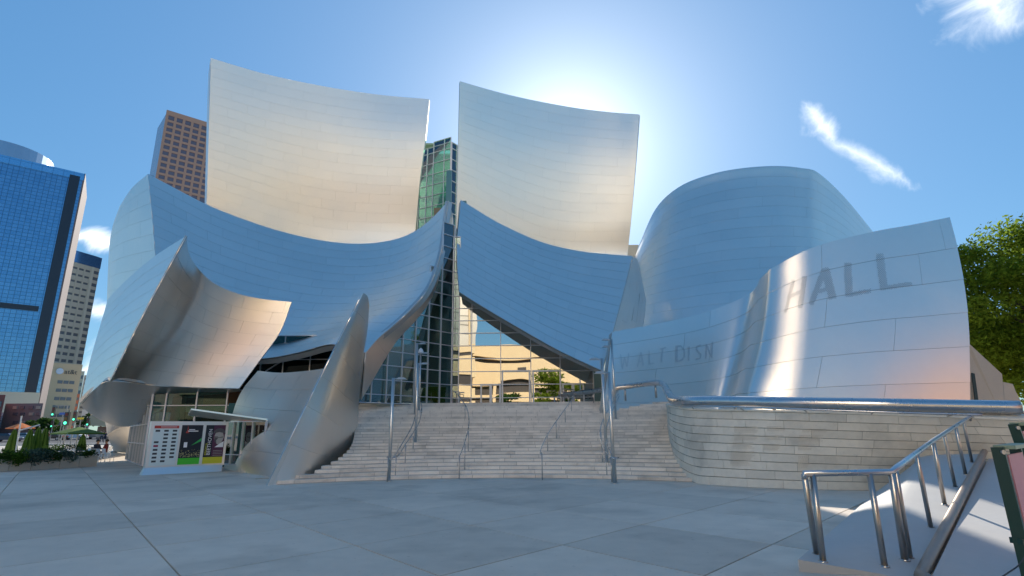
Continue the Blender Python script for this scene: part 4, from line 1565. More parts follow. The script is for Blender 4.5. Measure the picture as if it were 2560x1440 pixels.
# ------------------------------------------------------------------ patio planters, shrubs, parasols
pl0, pl1 = G(0, 1180), G(243, 1165)
pd = (pl1 - pl0).normalized()
pn = Vector((-pd.y, pd.x, 0))
M_PLANT = mat("planter_render", (.62, .54, .45), .75, noise_amt=.08, noise_scale=2)
M_SOIL = mat("soil", (.06, .045, .03), .95)


def pl_s(px):
    lo, hi = -6.0, 9.0
    for _ in range(40):
        mid = (lo + hi) / 2
        if px_of(pl0 + pd * mid + Vector((0, 0, .2))) < px:
            lo = mid
        else:
            hi = mid
    return lo


PLH = .56
cuts = [pl_s(-60), pl_s(22), pl_s(78), pl_s(149), pl_s(198), pl_s(243)]
plab = ["pale planter box at the edge of the frame", "planter box hidden under the bright green shrub", "planter box beneath the grey green trailing shrub", "pale planter box with a bluish round shrub spilling over", "last pale planter box before the empty white chair"]
for a, b, lb in zip(cuts, cuts[1:], plab):
    t = thing("planter_box", lb, "planter", pl0 + pd * (a + b) / 2, "planters round the patio")
    c = pl0 + pd * (a + b) / 2 + pn * .35
    m = MB()
    ang = math.atan2(pd.y, pd.x)
    for dx, dy, sx, sy in ((0, -.33, b - a - .03, .06), (0, .33, b - a - .03, .06), (-(b - a) / 2 + .045, 0, .06, .6), ((b - a) / 2 - .045, 0, .06, .6)):
        m.box(c + pd * dx + pn * dy + Vector((0, 0, PLH / 2)), (sx, sy, PLH), ang)
    m.build("box", M_PLANT, t)
    m = MB()
    m.box(c + Vector((0, 0, PLH - .08)), (b - a - .14, .58, .04), ang)
    m.build("soil", M_SOIL, t)
SHR = [(34, 1152, .55, M_LEAF_G, "bright green shrub spilling down over the planter"), (62, 1146, .55, M_LEAF_B, "grey green trailing shrub beside the bright one"), (92, 1142, .6, M_LEAF_B, "wide grey green trailing shrub in the middle planter"), (116, 1146, .5, M_LEAF_D, "dark shrub at the end of the trailing hedge"),
       (134, 1136, .35, M_LEAF_D, "small dark shrub on top of the planter"), (172, 1138, .48, M_LEAF_B, "round bluish shrub hanging over its planter"), (222, 1138, .33, M_LEAF_D, "low dark plant in the last planter"), (4, 1150, .5, M_LEAF_D, "dark plant in the planter at the frame edge")]
for i, (px, py, r, mm, lb) in enumerate(SHR):
    s = pl_s(px)
    c = pl0 + pd * s + pn * .18
    t = thing("shrub", lb, "shrub", (c.x, c.y, PLH), "shrubs in the patio planters")
    m = MB()
    rnd = random.Random(40 + i)
    for k in range(9):
        o = Vector((rnd.gauss(0, r * .35), rnd.gauss(0, r * .35), rnd.uniform(-.25, .35) * r))
        leaves(m, Vector((c.x, c.y, PLH + r * .1)) + o - pn * (.12 if mm is not M_LEAF_D else 0), (r * .6, r * .6, r * .55), 150, .055, rnd, .2, .4)
    m.build("foliage", mm, t)
    m = MB()
    m.tube([Vector((c.x, c.y, PLH - .15)), Vector((c.x, c.y, PLH + r * .3))], .03, 6)
    m.build("stem", M_BARK, t)
hd = tag(MB(), None) if False else None
m = MB()
rnd = random.Random(77)
for px in range(118, 215, 5):
    c = P(px, 1125, 35.5 + rnd.uniform(-.3, .3))
    leaves(m, (c.x, c.y, .62), (.5, .4, .5), 160, .06, rnd, .2)
hg = thing("hedge", "dark clipped hedge behind the patio tables", "hedge", P(165, 1140, 35.5))
m.build("foliage", M_LEAF_D, hg)
m = MB()
for px in range(120, 215, 12):
    c = P(px, 1125, 35.5)
    m.tube([Vector((c.x, c.y, 0)), Vector((c.x, c.y, .7))], .03, 5)
m.build("stem", M_BARK, hg)

M_CANVAS = mat("green_canvas", (.085, .16, .015), .8, noise_amt=.1, noise_scale=2)
M_ORANGE = mat("orange_canvas", (.60, .17, .04), .8)
M_POLEW = mat("white_pole", (.70, .72, .72), .4)


def closed_parasol(px, top, Y, lab, seed):
    h = P(px, top, Y)
    b = Vector((h.x, h.y, 0))
    t = thing("closed_parasol", lab, "parasol", b, "folded green parasols on the patio")
    m = MB()
    m.tube([b, Vector((h.x, h.y, h.z))], .03, 8)
    m.build("pole", M_POLEW, t)
    m = MB()
    n, rnd = 16, random.Random(seed)
    vs, fs = [], []
    prof = [(.05, 0), (.14, .12), (.22, .35), (.30, .62), (.36, .80), (.30, .84)]
    for r, q in prof:
        for j in range(n):
            a = 2 * math.pi * j / n
            k = (1.0 if j % 2 else .58) * rnd.uniform(.92, 1.08)
            vs.append(b + Vector((math.cos(a) * r * k, math.sin(a) * r * k, h.z * (1 - q * .86) - .04)))
    for i in range(len(prof) - 1):
        for j in range(n):
            p, q = i * n + j, i * n + (j + 1) % n
            fs.append((p, q, q + n, p + n))
    fs.append(tuple(range(n)))
    m.add(vs, fs)
    m.build("canopy", M_CANVAS, t)
    m = MB()
    m.lathe([(.25, 0), (.25, .06), (.05, .09)], b, 12)
    m.build("base", M_POLE, t)


for i, (px, top, Y, lab) in enumerate(((38, 1071, 33, "folded green parasol nearest the frame edge"), (78, 1071, 34.2, "folded green parasol second from the frame edge"), (99, 1066, 34.8, "folded green parasol, tallest of the middle pair"), (116, 1067, 36, "folded green parasol behind the middle pair"), (209, 1084, 39, "folded green parasol under the open one"))):
    closed_parasol(px, top, Y, lab, i)


def open_parasol(px, top, edge, half, pole_b, Y, material, lab):
    h = P(px, top, Y)
    b = Vector((h.x, h.y, 0))
    zed = P(px, edge, Y).z
    t = thing("open_parasol", lab, "parasol", b)
    m = MB()
    m.tube([b, h], .03, 8)
    m.build("pole", M_POLEW, t)
    m = MB()
    R_ = half * Y / F_PX / 1.05
    ring = [Vector((h.x + math.cos(a) * R_, h.y + math.sin(a) * R_, zed)) for a in [math.pi / 4 * k + .3 for k in range(8)]]
    ring = [r if k % 2 == 0 else r.lerp(Vector((h.x, h.y, zed)), .22) for k, r in enumerate(ring)]
    low = [r - Vector((0, 0, .07)) for r in ring]
    m.add([h] + ring + low, [(0, k + 1, (k + 1) % 8 + 1) for k in range(8)] + [(k + 1, k + 9, (k + 1) % 8 + 9, (k + 1) % 8 + 1) for k in range(8)])
    m.build("canopy", material, t)
    m = MB()
    for r in ring[::2]:
        m.bar(h - Vector((0, 0, .06)), r - Vector((0, 0, .02)), .025)
    m.build("ribs", M_POLEW, t)
    m = MB()
    m.lathe([(.25, 0), (.25, .06), (.05, .09)], b, 12)
    m.build("base", M_POLE, t)


open_parasol(198, 1067, 1083, 60, 1135, 35.2, M_CANVAS, "open green parasol over the patio tables")
open_parasol(54, 1057, 1070, 32, 1100, 52, M_ORANGE, "open orange parasol farther off by the street")
t = thing("leaning_pole", "white leaning parasol mast with a side arm over the patio", "pole", P(40, 1140, 32.6))
m = MB()
m.tube([P(36, 1150, 32.4), P(54, 1040, 32.6)], .035, 8)
m.build("mast", M_POLEW, t)
m = MB()
m.tube([P(49, 1076, 32.6), P(100, 1062, 33.2)], .04, 8)
m.build("arm", M_POLEW, t)
# tables and chairs
M_ALU = mat("white_aluminium", (.74, .76, .78), .35, .3)


def table(px, py, Y, lab):
    c = P(px, py, Y)
    b = Vector((c.x, c.y, 0))
    t = thing("patio_table", lab, "table", b, "patio tables")
    m = MB()
    m.box(b + Vector((0, 0, .73)), (.8, .8, .03))
    m.build("tabletop", M_ALU, t)
    m = MB()
    m.tube([b, b + Vector((0, 0, .72))], .03, 8)
    m.build("pedestal", M_POLE, t)
    m = MB()
    m.lathe([(.24, 0), (.22, .03), (.04, .05)], b, 10)
    m.build("foot", M_POLE, t)


table(150, 1127, 33.6, "white patio table behind the middle planter")
table(222, 1126, 33.8, "white patio table behind the last planter")
table(88, 1131, 32.4, "white patio table between the folded parasols")
table(252, 1112, 40.5, "small white table between the two seated people")


def chair(b, rz, lab):
    b = Vector(b)
    t = thing("patio_chair", lab, "chair", b, "white patio chairs")
    M_ = Matrix.Translation(b) @ Matrix.Rotation(rz, 4, "Z")
    T = lambda *p: M_ @ Vector(p)
    m = MB()
    m.hexa([T(-.22, -.22, .43), T(.22, -.22, .43), T(.22, .22, .43), T(-.22, .22, .43), T(-.22, -.22, .455), T(.22, -.22, .455), T(.22, .22, .455), T(-.22, .22, .455)])
    m.build("seat", M_ALU, t)
    m = MB()
    m.hexa([T(-.22, .22, .56), T(.22, .22, .56), T(.22, .245, .56), T(-.22, .245, .56), T(-.22, .29, .86), T(.22, .29, .86), T(.22, .31, .86), T(-.22, .31, .86)])
    m.build("backrest", M_ALU, t)
    for sx in (-1, 1):
        m = MB()
        m.tube([T(.21 * sx, -.21, .44), T(.23 * sx, -.24, 0)], .014, 6)
        m.build("leg", M_ALU, t)
        m = MB()
        m.tube([T(.21 * sx, .30, .86), T(.21 * sx, .22, .44), T(.23 * sx, .26, 0)], .014, 6)
        m.build("leg", M_ALU, t)


chair(G(258, 1160) + Vector((0, .3, 0)), 2.6, "empty white patio chair standing alone past the planters")
chair(P(246, 1150, 33.6).xy.to_3d(), 1.3, "white patio chair at the table behind the last planter")
chair(P(205, 1150, 34.2).xy.to_3d(), -.6, "white patio chair under the open green parasol")
chair(P(170, 1150, 34.0).xy.to_3d(), .4, "white patio chair behind the bluish round shrub")


# ------------------------------------------------------------------ people: one continuous body each
def person(base, rz, seated, skin, top, bottom, hair, label, stride=0.0):
    base = Vector(base)
    t = thing("person", label, "person", base, None)
    M_ = Matrix.Translation(base) @ Matrix.Rotation(rz, 4, "Z")
    hz = .50 if seated else .93
    J = {"pel": (0, 0, hz), "chest": (0, .02, hz + .34), "neck": (0, .01, hz + .55), "head": (0, -.02, hz + .70), "crown": (0, -.02, hz + .80)}
    Rr_ = {"pel": .15, "chest": .155, "neck": .06, "head": .105, "crown": .09}
    E_ = [("pel", "chest"), ("chest", "neck"), ("neck", "head"), ("head", "crown")]
    for s, n in ((-1, "l"), (1, "r")):
        J[n + "sh"] = (.19 * s, .02, hz + .46); Rr_[n + "sh"] = .07
        J[n + "el"] = (.25 * s, -.02 if not seated else -.06, hz + .20); Rr_[n + "el"] = .05
        J[n + "ha"] = (.22 * s, -.12 if not seated else -.30, hz - .04 if not seated else hz + .20); Rr_[n + "ha"] = .04
        J[n + "hip"] = (.10 * s, 0, hz - .04); Rr_[n + "hip"] = .10
        if seated:
            J[n + "kn"] = (.13 * s, -.44, hz + .0); J[n + "an"] = (.13 * s, -.44, .09); J[n + "to"] = (.13 * s, -.60, .05)
        else:
            J[n + "kn"] = (.11 * s, -.04 + stride * s * .5, .50); J[n + "an"] = (.11 * s, .02 + stride * s, .09); J[n + "to"] = (.12 * s, -.14 + stride * s, .04)
        Rr_[n + "kn"], Rr_[n + "an"], Rr_[n + "to"] = .07, .045, .04
        E_ += [("chest", n + "sh"), (n + "sh", n + "el"), (n + "el", n + "ha"), ("pel", n + "hip"), (n + "hip", n + "kn"), (n + "kn", n + "an"), (n + "an", n + "to")]
    keys = list(J)
    me = bpy.data.meshes.new("body")
    me.from_pydata([tuple(M_ @ Vector(J[k])) for k in keys], [(keys.index(a), keys.index(b)) for a, b in E_], [])
    ob = bpy.data.objects.new("body", me)
    COL.objects.link(ob)
    sk = ob.modifiers.new("skin", "SKIN")
    for i, k in enumerate(keys):
        me.skin_vertices[0].data[i].radius = (Rr_[k], Rr_[k])
    me.skin_vertices[0].data[0].use_root = True
    ob.modifiers.new("sub", "SUBSURF").levels = 1
    dg = bpy.context.evaluated_depsgraph_get()
    bm_ = bpy.data.meshes.new_from_object(ob.evaluated_get(dg))
    bpy.data.objects.remove(ob, do_unlink=True)
    bm_.materials.clear()
    for mm in (skin, top, bottom):
        bm_.materials.append(mm)
    inv = M_.inverted()
    for p in bm_.polygons:
        c = inv @ p.center
        p.use_smooth = True
        arm = abs(c.x) > .22 and c.z < hz + .25 and c.z > hz - .1 or (seated and c.y < -.17 and c.z > hz + .12)
        p.material_index = 0 if c.z > hz + .53 or arm else (1 if c.z > hz + .03 and not (seated and c.y < -.15) else 2)
    link(bpy.data.objects.new("body", bm_), t)
    m = MB()
    hc = M_ @ Vector((0, .01, hz + .76))
    m.lathe([(.02, .10), (.09, .07), (.118, 0), (.11, -.06), (.06, -.09)], hc, 10)
    m.build("hair", hair, t, smooth=True)


M_SKIN = mat("skin", (.50, .30, .20), .6)
M_MAROONC = mat("maroon_cloth", (.16, .02, .03), .8)
M_NAVY = mat("navy_cloth", (.02, .03, .06), .8)
M_GREYC = mat("grey_cloth", (.20, .20, .21), .8)
M_HAIR = mat("dark_hair", (.02, .014, .01), .6)
pa = P(263, 1128, 40.2)
person((pa.x, pa.y, 0), R(-75), True, M_SKIN, M_MAROONC, M_NAVY, M_HAIR, "person in a dark maroon top seated at the far edge of the patio")
chair((pa.x, pa.y + .05, 0), R(-75), "white patio chair under the person in maroon")
pa = P(241, 1128, 39.6)
person((pa.x, pa.y, 0), R(80), True, M_SKIN, M_NAVY, M_GREYC, M_HAIR, "person in dark clothes seated facing the maroon top")
chair((pa.x, pa.y + .05, 0), R(80), "white patio chair under the person in dark clothes")
for px, Y, mt, lab in ((262, 88, M_NAVY, "pedestrian in dark clothes on the sunlit pavement by the steel curl"), (254, 92, M_GREYC, "pedestrian in grey waiting at the crossing"), (118, 95, M_MAROONC, "pedestrian in maroon near the street behind the folded parasols")):
    p = P(px, 1100, Y)
    person((p.x, p.y, .013 * (Y - 55)), R(30), False, M_SKIN, mt, M_NAVY, M_HAIR, lab, .2)

# ------------------------------------------------------------------ street
def gz(y):
    return max(0.0, .013 * (y - 55))


M_ASPH = mat("asphalt", (.07, .07, .075), .85, noise_amt=.15, noise_scale=.6)
M_WALK = mat("pale_pavement", (.58, .52, .44), .8, noise_amt=.08, noise_scale=.5)


def sheet(name, x0, x1, y0, y1, dz, material):
    m = MB()
    m.add([(x0, y0, gz(y0) + dz), (x1, y0, gz(y0) + dz), (x1, y1, gz(y1) + dz), (x0, y1, gz(y1) + dz)], [(0, 1, 2, 3)])
    return m.build(name, material, kind="structure")


sheet("pavement", -500, -34, 56, 78, .012, M_WALK)
m = MB()
m.hexa([Vector(p) for p in ((-500, 78, .0), (-34, 78, .0), (-34, 78.3, 0), (-500, 78.3, 0), (-500, 78, gz(78) + .14), (-34, 78, gz(78) + .14), (-34, 78.3, gz(78) + .14), (-500, 78.3, gz(78) + .14))])
m.build("kerb", M_WALK, kind="structure")
sheet("street", -500, -34, 78.3, 150, .008, M_ASPH)
M_LINE = mat("white_road_paint", (.75, .75, .72), .7)
for y in (84, 88.5):
    sheet("crossing_line", -300, -40, y, y + .6, .02, M_LINE)
sheet("far_pavement", -500, -34, 150, 420, .03, M_WALK)

M_TYRE = mat("tyre_rubber", (.02, .02, .02), .8)
M_CARG = mat("car_glass", (.03, .04, .05), .1, spec=.8)
M_RIM = mat("alloy_rim", (.6, .6, .6), .3, .9)
M_LAMPW = mat("headlight", (.8, .8, .78), .2)
M_LAMPR = mat("tail_light", (.5, .02, .02), .3)


def car(px, Y, rz, paint, lab):
    p = P(px, 1095, Y)
    b = Vector((p.x, p.y, gz(Y) + .01))
    t = thing("parked_car", lab, "car", b, "cars on the far street")
    M_ = Matrix.Translation(b) @ Matrix.Rotation(rz, 4, "Z")
    prof = [(-2.2, .35), (-2.25, .75), (-1.9, .92), (-1.35, .95), (-.75, 1.42), (.55, 1.45), (1.15, 1.0), (2.0, .85), (2.25, .65), (2.2, .32)]
    m = MB()
    n = len(prof)
    for sgn, ww in ((-1, .86), (1, .86)):
        for x, z in prof:
            m.v.append(M_ @ Vector((x, sgn * (ww - (.16 if z > 1.2 else 0)), z)))
    m.f = [tuple(range(n))[::-1], tuple(range(n, 2 * n))] + [(i, (i + 1) % n, (i + 1) % n + n, i + n) for i in range(n)]
    m.mi = [0] * len(m.f)
    m.build("body", paint, t, fixn=True)
    m = MB()
    for s in (-1, 1):
        q = [M_ @ Vector((x, s * w, z)) for x, w, z in ((-1.15, .865, 1.0), (.95, .865, 1.02), (.5, .73, 1.38), (-.72, .73, 1.36))]
        m.add(q, [(0, 1, 2, 3)])
    m.build("side_window", M_CARG, t)
    for x in (-1.4, 1.4):
        for s in (-1, 1):
            m = MB()
            m.tube([M_ @ Vector((x, s * .70, .33)), M_ @ Vector((x, s * .90, .33))], .33, 14)
            w = m.build("wheel", M_TYRE, t)
            m = MB()
            m.tube([M_ @ Vector((x, s * .88, .33)), M_ @ Vector((x, s * .91, .33))], .2, 10)
            m.build("rim", M_RIM, w)
    for s in (-1, 1):
        m = MB()
        m.box((0, 0, 0), (.1, .35, .14), M=Matrix.Translation(M_ @ Vector((2.2, s * .6, .68))) @ M_.to_3x3().to_4x4()) if False else m.box(M_ @ Vector((2.2, s * .6, .68)), (.12, .35, .14), rz)
        m.build("headlight", M_LAMPW, t)
        m = MB()
        m.box(M_ @ Vector((-2.2, s * .6, .75)), (.12, .35, .14), rz)
        m.build("tail_light", M_LAMPR, t)


car(16, 100, .15, mat("dark_blue_paint", (.02, .03, .07), .25, spec=.7), "dark blue car waiting at the far street behind the parasols")
car(62, 104, .1, mat("silver_paint", (.5, .52, .55), .3, .5), "silver car between the orange parasol and the folded ones")
car(132, 108, 3.2, mat("black_paint", (.015, .015, .018), .2, spec=.7), "black car seen above the hedge")
car(184, 112, 3.3, mat("white_paint", (.75, .75, .74), .3), "white car behind the open green parasol")
car(240, 116, .2, mat("grey_paint", (.18, .19, .2), .3, .4), "grey car farthest along the street beside the steel curl")

M_SIGB = mat("signal_black", (.03, .035, .03), .5)
M_GLOWG = mat("lit_green_lens", (.1, .9, .5), .4, emit=(.1, 1.0, .55), emit_s=1.3)
M_LENSR = mat("dark_red_lens", (.10, .01, .01), .4)
M_LENSY = mat("dark_amber_lens", (.12, .07, .01), .4)
M_SPOLE = mat("signal_pole", (.28, .28, .26), .6)


def signal(px, py, Y, lab, pole_px=None, scale=1.0):
    c = P(px, py, Y)
    ppx = pole_px or px
    pb = P(ppx, py, Y)
    t = thing("traffic_light", lab, "traffic light", (pb.x, pb.y, gz(Y)), "traffic lights at the street crossing")
    m = MB()
    m.tube([Vector((pb.x, pb.y, gz(Y))), Vector((pb.x, pb.y, c.z + .8 * scale))], .07, 8)
    m.build("pole", M_SPOLE, t)
    if pole_px:
        m = MB()
        m.tube([Vector((pb.x, pb.y, c.z + .75 * scale)), Vector((c.x, c.y, c.z + .75 * scale))], .05, 6)
        m.build("mast_arm", M_SPOLE, t)
    cx = c - Vector((0, .12, 0))
    m = MB()
    m.box(cx, (.36 * scale, .22, 1.15 * scale))
    h = m.build("signal_head", M_SIGB, t)
    for dz, mt in ((.36, M_LENSR), (0, M_LENSY), (-.36, M_GLOWG)):
        m = MB()
        q = cx + Vector((0, -.10, dz * scale))
        m.tube([q, q - Vector((0, .05, 0))], .13 * scale, 12)
        m.build("lens", mt, h)


signal(136, 1029, 74, "green traffic light hanging before the tan office block", 166)
signal(170, 1047, 50, "large green traffic light above the open green parasol")
signal(189, 1041, 70, "green traffic light beside the large one", None)
signal(132, 1060, 96, "small distant traffic light above the black car")
signal(222, 1055, 84, "distant traffic light near the white building")


def street_sign(px, py, Y, w, h, material, lab):
    c = P(px, py, Y)
    t = thing("street_sign", lab, "sign", (c.x, c.y + .1, gz(Y)))
    m = MB()
    m.tube([Vector((c.x, c.y + .1, gz(Y))), Vector((c.x, c.y + .1, c.z + h))], .05, 6)
    m.build("pole", M_SPOLE, t)
    m = MB()
    m.box(c, (w, .04, h))
    m.build("plate", material, t)


street_sign(157, 1034, 72, .85, .28, mat("blue_sign", (.05, .12, .42), .5), "blue street name plate before the tan office block")
street_sign(201, 1046, 66, .75, .22, mat("yellow_sign", (.62, .48, .03), .5), "yellow sign plate near the traffic lights")
for i, (bx, y, h, sp, lab) in enumerate(((-112, 116, 7.0, 4.5, "dark street tree at the frame edge behind the cars"), (P(250, 1080, 150).x, 150, 6.5, 4.5, "dark street tree behind the steel curl"), (P(112, 1080, 135).x, 135, 5, 3.5, "small street tree before the tan office block"))):
    tree((bx, y, gz(y)), h, sp, 22, 2200, .35, lab, M_LEAF_D, 60 + i, "street trees", low=.35)
# ------------------------------------------------------------------ buildings down the street
def at_z(px, py, z):
    d = ray(px, py)
    return CAM + d * ((z - EYE) / d.z)


def prism_bld(m, pts, z0, z1):
    m.prism([Vector((p.x, p.y, z0)) for p in pts], (0, 0, z1 - z0))


def grid_mat(name, colA, colB, line, d, w, h, lw, rough=.12, metal=.85, z_off=0.0):
    """curtain wall: panes and thin joints in the wall's own plane, each pane a little different"""
    m = bpy.data.materials.new(name)
    m.use_nodes = True
    nt = m.node_tree
    b = nt.nodes["Principled BSDF"]
    tc = nt.nodes.new("ShaderNodeTexCoord")
    dt = nt.nodes.new("ShaderNodeVectorMath")
    dt.operation = "DOT_PRODUCT"
    dt.inputs[1].default_value = d
    nt.links.new(tc.outputs["Object"], dt.inputs[0])
    sp = nt.nodes.new("ShaderNodeSeparateXYZ")
    nt.links.new(tc.outputs["Object"], sp.inputs[0])
    cb = nt.nodes.new("ShaderNodeCombineXYZ")
    nt.links.new(dt.outputs["Value"], cb.inputs[0])
    nt.links.new(sp.outputs["Z"], cb.inputs[1])
    br_ = nt.nodes.new("ShaderNodeTexBrick")
    br_.offset = 0
    br_.inputs["Color1"].default_value = (*colA, 1)
    br_.inputs["Color2"].default_value = (*colB, 1)
    br_.inputs["Mortar"].default_value = (*line, 1)
    br_.inputs["Scale"].default_value = 1
    br_.inputs["Mortar Size"].default_value = lw
    br_.inputs["Brick Width"].default_value = w
    br_.inputs["Row Height"].default_value = h
    nt.links.new(cb.outputs[0], br_.inputs["Vector"])
    nt.links.new(br_.outputs["Color"], b.inputs["Base Color"])
    b.inputs["Roughness"].default_value = rough
    b.inputs["Metallic"].default_value = metal
    return m


# blue glass tower
A = P(212, 437, 190)
zt_ = A.z
B = at_z(-70, 372, zt_)
fd = Vector((A.x - B.x, A.y - B.y, 0)).normalized()
av = Vector((A.x, A.y, 0)).normalized()
C_ = Vector((A.x, A.y, 0)) + av * 26 + Vector((av.y, -av.x, 0)) * 1.9
D_ = C_ - fd * (A - B).length
M_BLUEG = grid_mat("blue_curtain_wall", (.15, .33, .52), (.19, .38, .57), (.09, .19, .30), fd, 1.5, 1.3, .08)
tw = thing("glass_tower_block", "tall blue mirrored glass office tower with a dark vertical recess", "office tower", (A.x, A.y, 0))
m = MB()
prism_bld(m, [B, A, C_, D_], 0, zt_)
m.build("curtain_wall", M_BLUEG, tw, fixn=True)
fn = Vector((fd.y, -fd.x, 0))
def on_face(px, py):  # point of the tower's front plane under a pixel
    d = ray(px, py)
    k = ((Vector((A.x, A.y, EYE)) - CAM).dot(fn)) / d.dot(fn)
    return CAM + d * k
M_DKBAND = mat("painted_shade", (.02, .03, .05), .3)
e = on_face(191, 440)
m = MB()
w0 = fd * 1.9
prism_bld(m, [e - w0 + fn * .35, e + w0 * .6 + fn * .35, e + w0 * .6 - fn * .2, e - w0 - fn * .2], 8, e.z)
m.build("recess_shade", M_DKBAND, tw, fixn=True)  # dark strip proud of the glass; the recess's shade is its colour
e0, e1, e2 = on_face(-60, 750), on_face(98, 766), on_face(98, 779)
m = MB()
prism_bld(m, [e0 + fn * .3, e1 + fn * .3, e1 - fn * .2, e0 - fn * .2], e2.z, e1.z)
m.build("notch_shade", M_DKBAND, tw, fixn=True)  # dark strip for the notch across the face, shade put into its colour
m = MB()
prism_bld(m, [A + fn * .15 - fd * .3, A + fn * .15 + fd * .2, C_ + fd * .2, C_ - fd * .3], 0, zt_ + .4)
m.build("stone_edge", mat("pinkish_edge", (.15, .12, .12), .6), tw, fixn=True)
m = MB()
prism_bld(m, [B + fn * .2, A + fn * .2, A - fn * .3, B - fn * .3], zt_ - 2.4, zt_ + .3)
m.build("parapet", grid_mat("parapet_glass", (.20, .45, .68), (.22, .47, .7), (.1, .2, .3), fd, 3.0, 2.4, .05), tw, fixn=True)
dc = P(12, 392, 215)
m = MB()
m.lathe([(16.5, 0), (16.5, dc.z - zt_ + 1.0), (16, dc.z - zt_ + 1.2)], (dc.x, dc.y, zt_ - .5), 40)
m.build("round_crown", mat("crown_metal", (.36, .45, .56), .3, .8), tw, smooth=False)
b0_, b1_ = on_face(-60, 992), on_face(98, 997)
m = MB()
prism_bld(m, [b0_ + fn * .5, b1_ + fn * .5, b1_, b0_], 9.0, b1_.z + 2)
m.build("reflection_band", mat("cream_reflection", (.6, .55, .42), .6), tw, fixn=True)  # cream reflection at the tower foot, painted as a band

# brown tower with punched windows
A = P(420, 275, 330)
zb = A.z
B = at_z(560, 318.5, zb)
bd2 = Vector((B.x - A.x, B.y - A.y, 0))
bl2 = bd2.length
bd2.normalize()
bn2 = Vector((bd2.y, -bd2.x, 0))
M_BROWN = mat("brown_granite", (.46, .27, .20), .7, noise_amt=.05, noise_scale=.1)
M_BWIN = mat("brown_tower_window", (.17, .14, .17), .15, .2, spec=.8)
bt = thing("granite_tower", "reddish brown tower with rows of square dark windows behind the wide sail", "office tower", (A.x, A.y, 0))
m = MB()
Ad, Bd = Vector((A.x, A.y, 0)), Vector((B.x, B.y, 0))
prism_bld(m, [Ad - bn2 * .6, Bd - bn2 * .6, Bd - bn2 * 30, Ad - bn2 * 30 - bd2 * 1.5], 0, zb - .5)
m.build("core", M_BWIN, bt, fixn=True)
pitch = 21.0 * 330 / F_PX * 1.0
NCOL = 7
mesh_w = None
ph = pitch * .86
nrow = 12
for c in range(NCOL + 1):
    m = MB()
    s = c * pitch
    p = Ad + bd2 * (s - pitch * .13)
    q = Ad + bd2 * (s + pitch * .17)
    prism_bld(m, [p, q, q - bn2 * .7, p - bn2 * .7], 0, zb)
    m.build("pier", M_BROWN, bt, fixn=True)
for r in range(nrow + 1):
    z1 = zb - r * ph - (0 if r == 0 else ph * .55)
    z0 = z1 - (ph * .80 if r == 0 else ph * .36)
    m = MB()
    p, q = Ad + bn2 * .05, Ad + bd2 * (NCOL * pitch) + bn2 * .05
    prism_bld(m, [p, q, q - bn2 * .75, p - bn2 * .75], z0, z1)
    m.build("spandrel", M_BROWN, bt, fixn=True)
wm = MB()
o0 = Ad + bd2 * (pitch * .18)
o1 = Ad + bd2 * (pitch * .86)
for r in range(nrow):
    for c in range(NCOL):
        z1 = zb - (r * ph + (ph * .55 if r else ph * .80)) if r else zb - ph * .80
        z1 = zb - r * ph - ph * (.80 if r == 0 else .91)
        m = MB()
        p, q = o0 + bd2 * (c * pitch), o1 + bd2 * (c * pitch)
        prism_bld(m, [p - bn2 * .4, q - bn2 * .4, q - bn2 * .58, p - bn2 * .58], z1 - ph * .62, z1)
        m.build("window", M_BWIN, bt, fixn=True)

# tan office tower with its lower block and sign
A = P(234, 668, 330)
zr = A.z
B = at_z(150, 645, zr)
rd = Vector((A.x - B.x, A.y - B.y, 0)).normalized()
rn_ = Vector((rd.y, -rd.x, 0))
C2 = at_z(249, 672.5, zr)
Ad, Bd, Cd = (Vector((p.x, p.y, 0)) for p in (A, B, C2))
M_TANB = mat("tan_precast", (.54, .48, .39), .75, noise_amt=.05, noise_scale=.1)
M_TWIN = mat("tan_tower_window", (.14, .15, .17), .2, spec=.7)
rt = thing("ribbed_tower", "grey tan office tower with a blue glass crown behind the blue tower", "office tower", Ad)
m = MB()
prism_bld(m, [Bd - rn_ * .5, Ad - rn_ * .5, Cd, Cd - rd * 30, Bd - rn_ * 25], 0, zr - 1)
m.build("core", M_TWIN, rt, fixn=True)
m = MB()
prism_bld(m, [Bd + rn_ * .2, Ad + rn_ * .2 + rd * .3, Cd + rd * .4, Cd - rd * 30, Bd - rn_ * 25], zr, zr + 7.2)
m.build("glass_crown", mat("crown_blue_glass", (.14, .30, .52), .15, .8), rt, fixn=True)
fl = 4.0
nfl = int(zr / fl)
for r in range(nfl):
    z1 = zr - r * fl
    m = MB()
    prism_bld(m, [Bd, Ad, Ad - rn_ * .8, Bd - rn_ * .8], z1 - fl * (.55 if r > 9 else .68), z1)
    m.build("spandrel", M_TANB, rt, fixn=True)
    m = MB()
    e_ = (Cd - Ad).normalized()
    en = Vector((e_.y, -e_.x, 0))
    prism_bld(m, [Ad + en * .1, Cd + en * .1, Cd - en * .4, Ad - en * .4], z1 - fl * .5, z1)
    m.build("spandrel", M_TANB, rt, fixn=True)
for c in range(8):
    m = MB()
    p = Ad - rd * (c * 3.9 + 1.0) + rn_ * .12
    prism_bld(m, [p - rd * .5, p + rd * .5, p + rd * .5 - rn_ * .9, p - rd * .5 - rn_ * .9], 0, zr - 1)
    m.build("pier", M_TANB, rt, fixn=True)
m = MB()
prism_bld(m, [Ad - rd * .9 + rn_ * .3, Ad + rd * .5 + rn_ * .3, Ad + rd * .5 - rn_ * .5, Ad - rd * .9 - rn_ * .5], 0, zr)
m.build("corner_pier", mat("pale_corner", (.62, .56, .46), .7), rt, fixn=True)

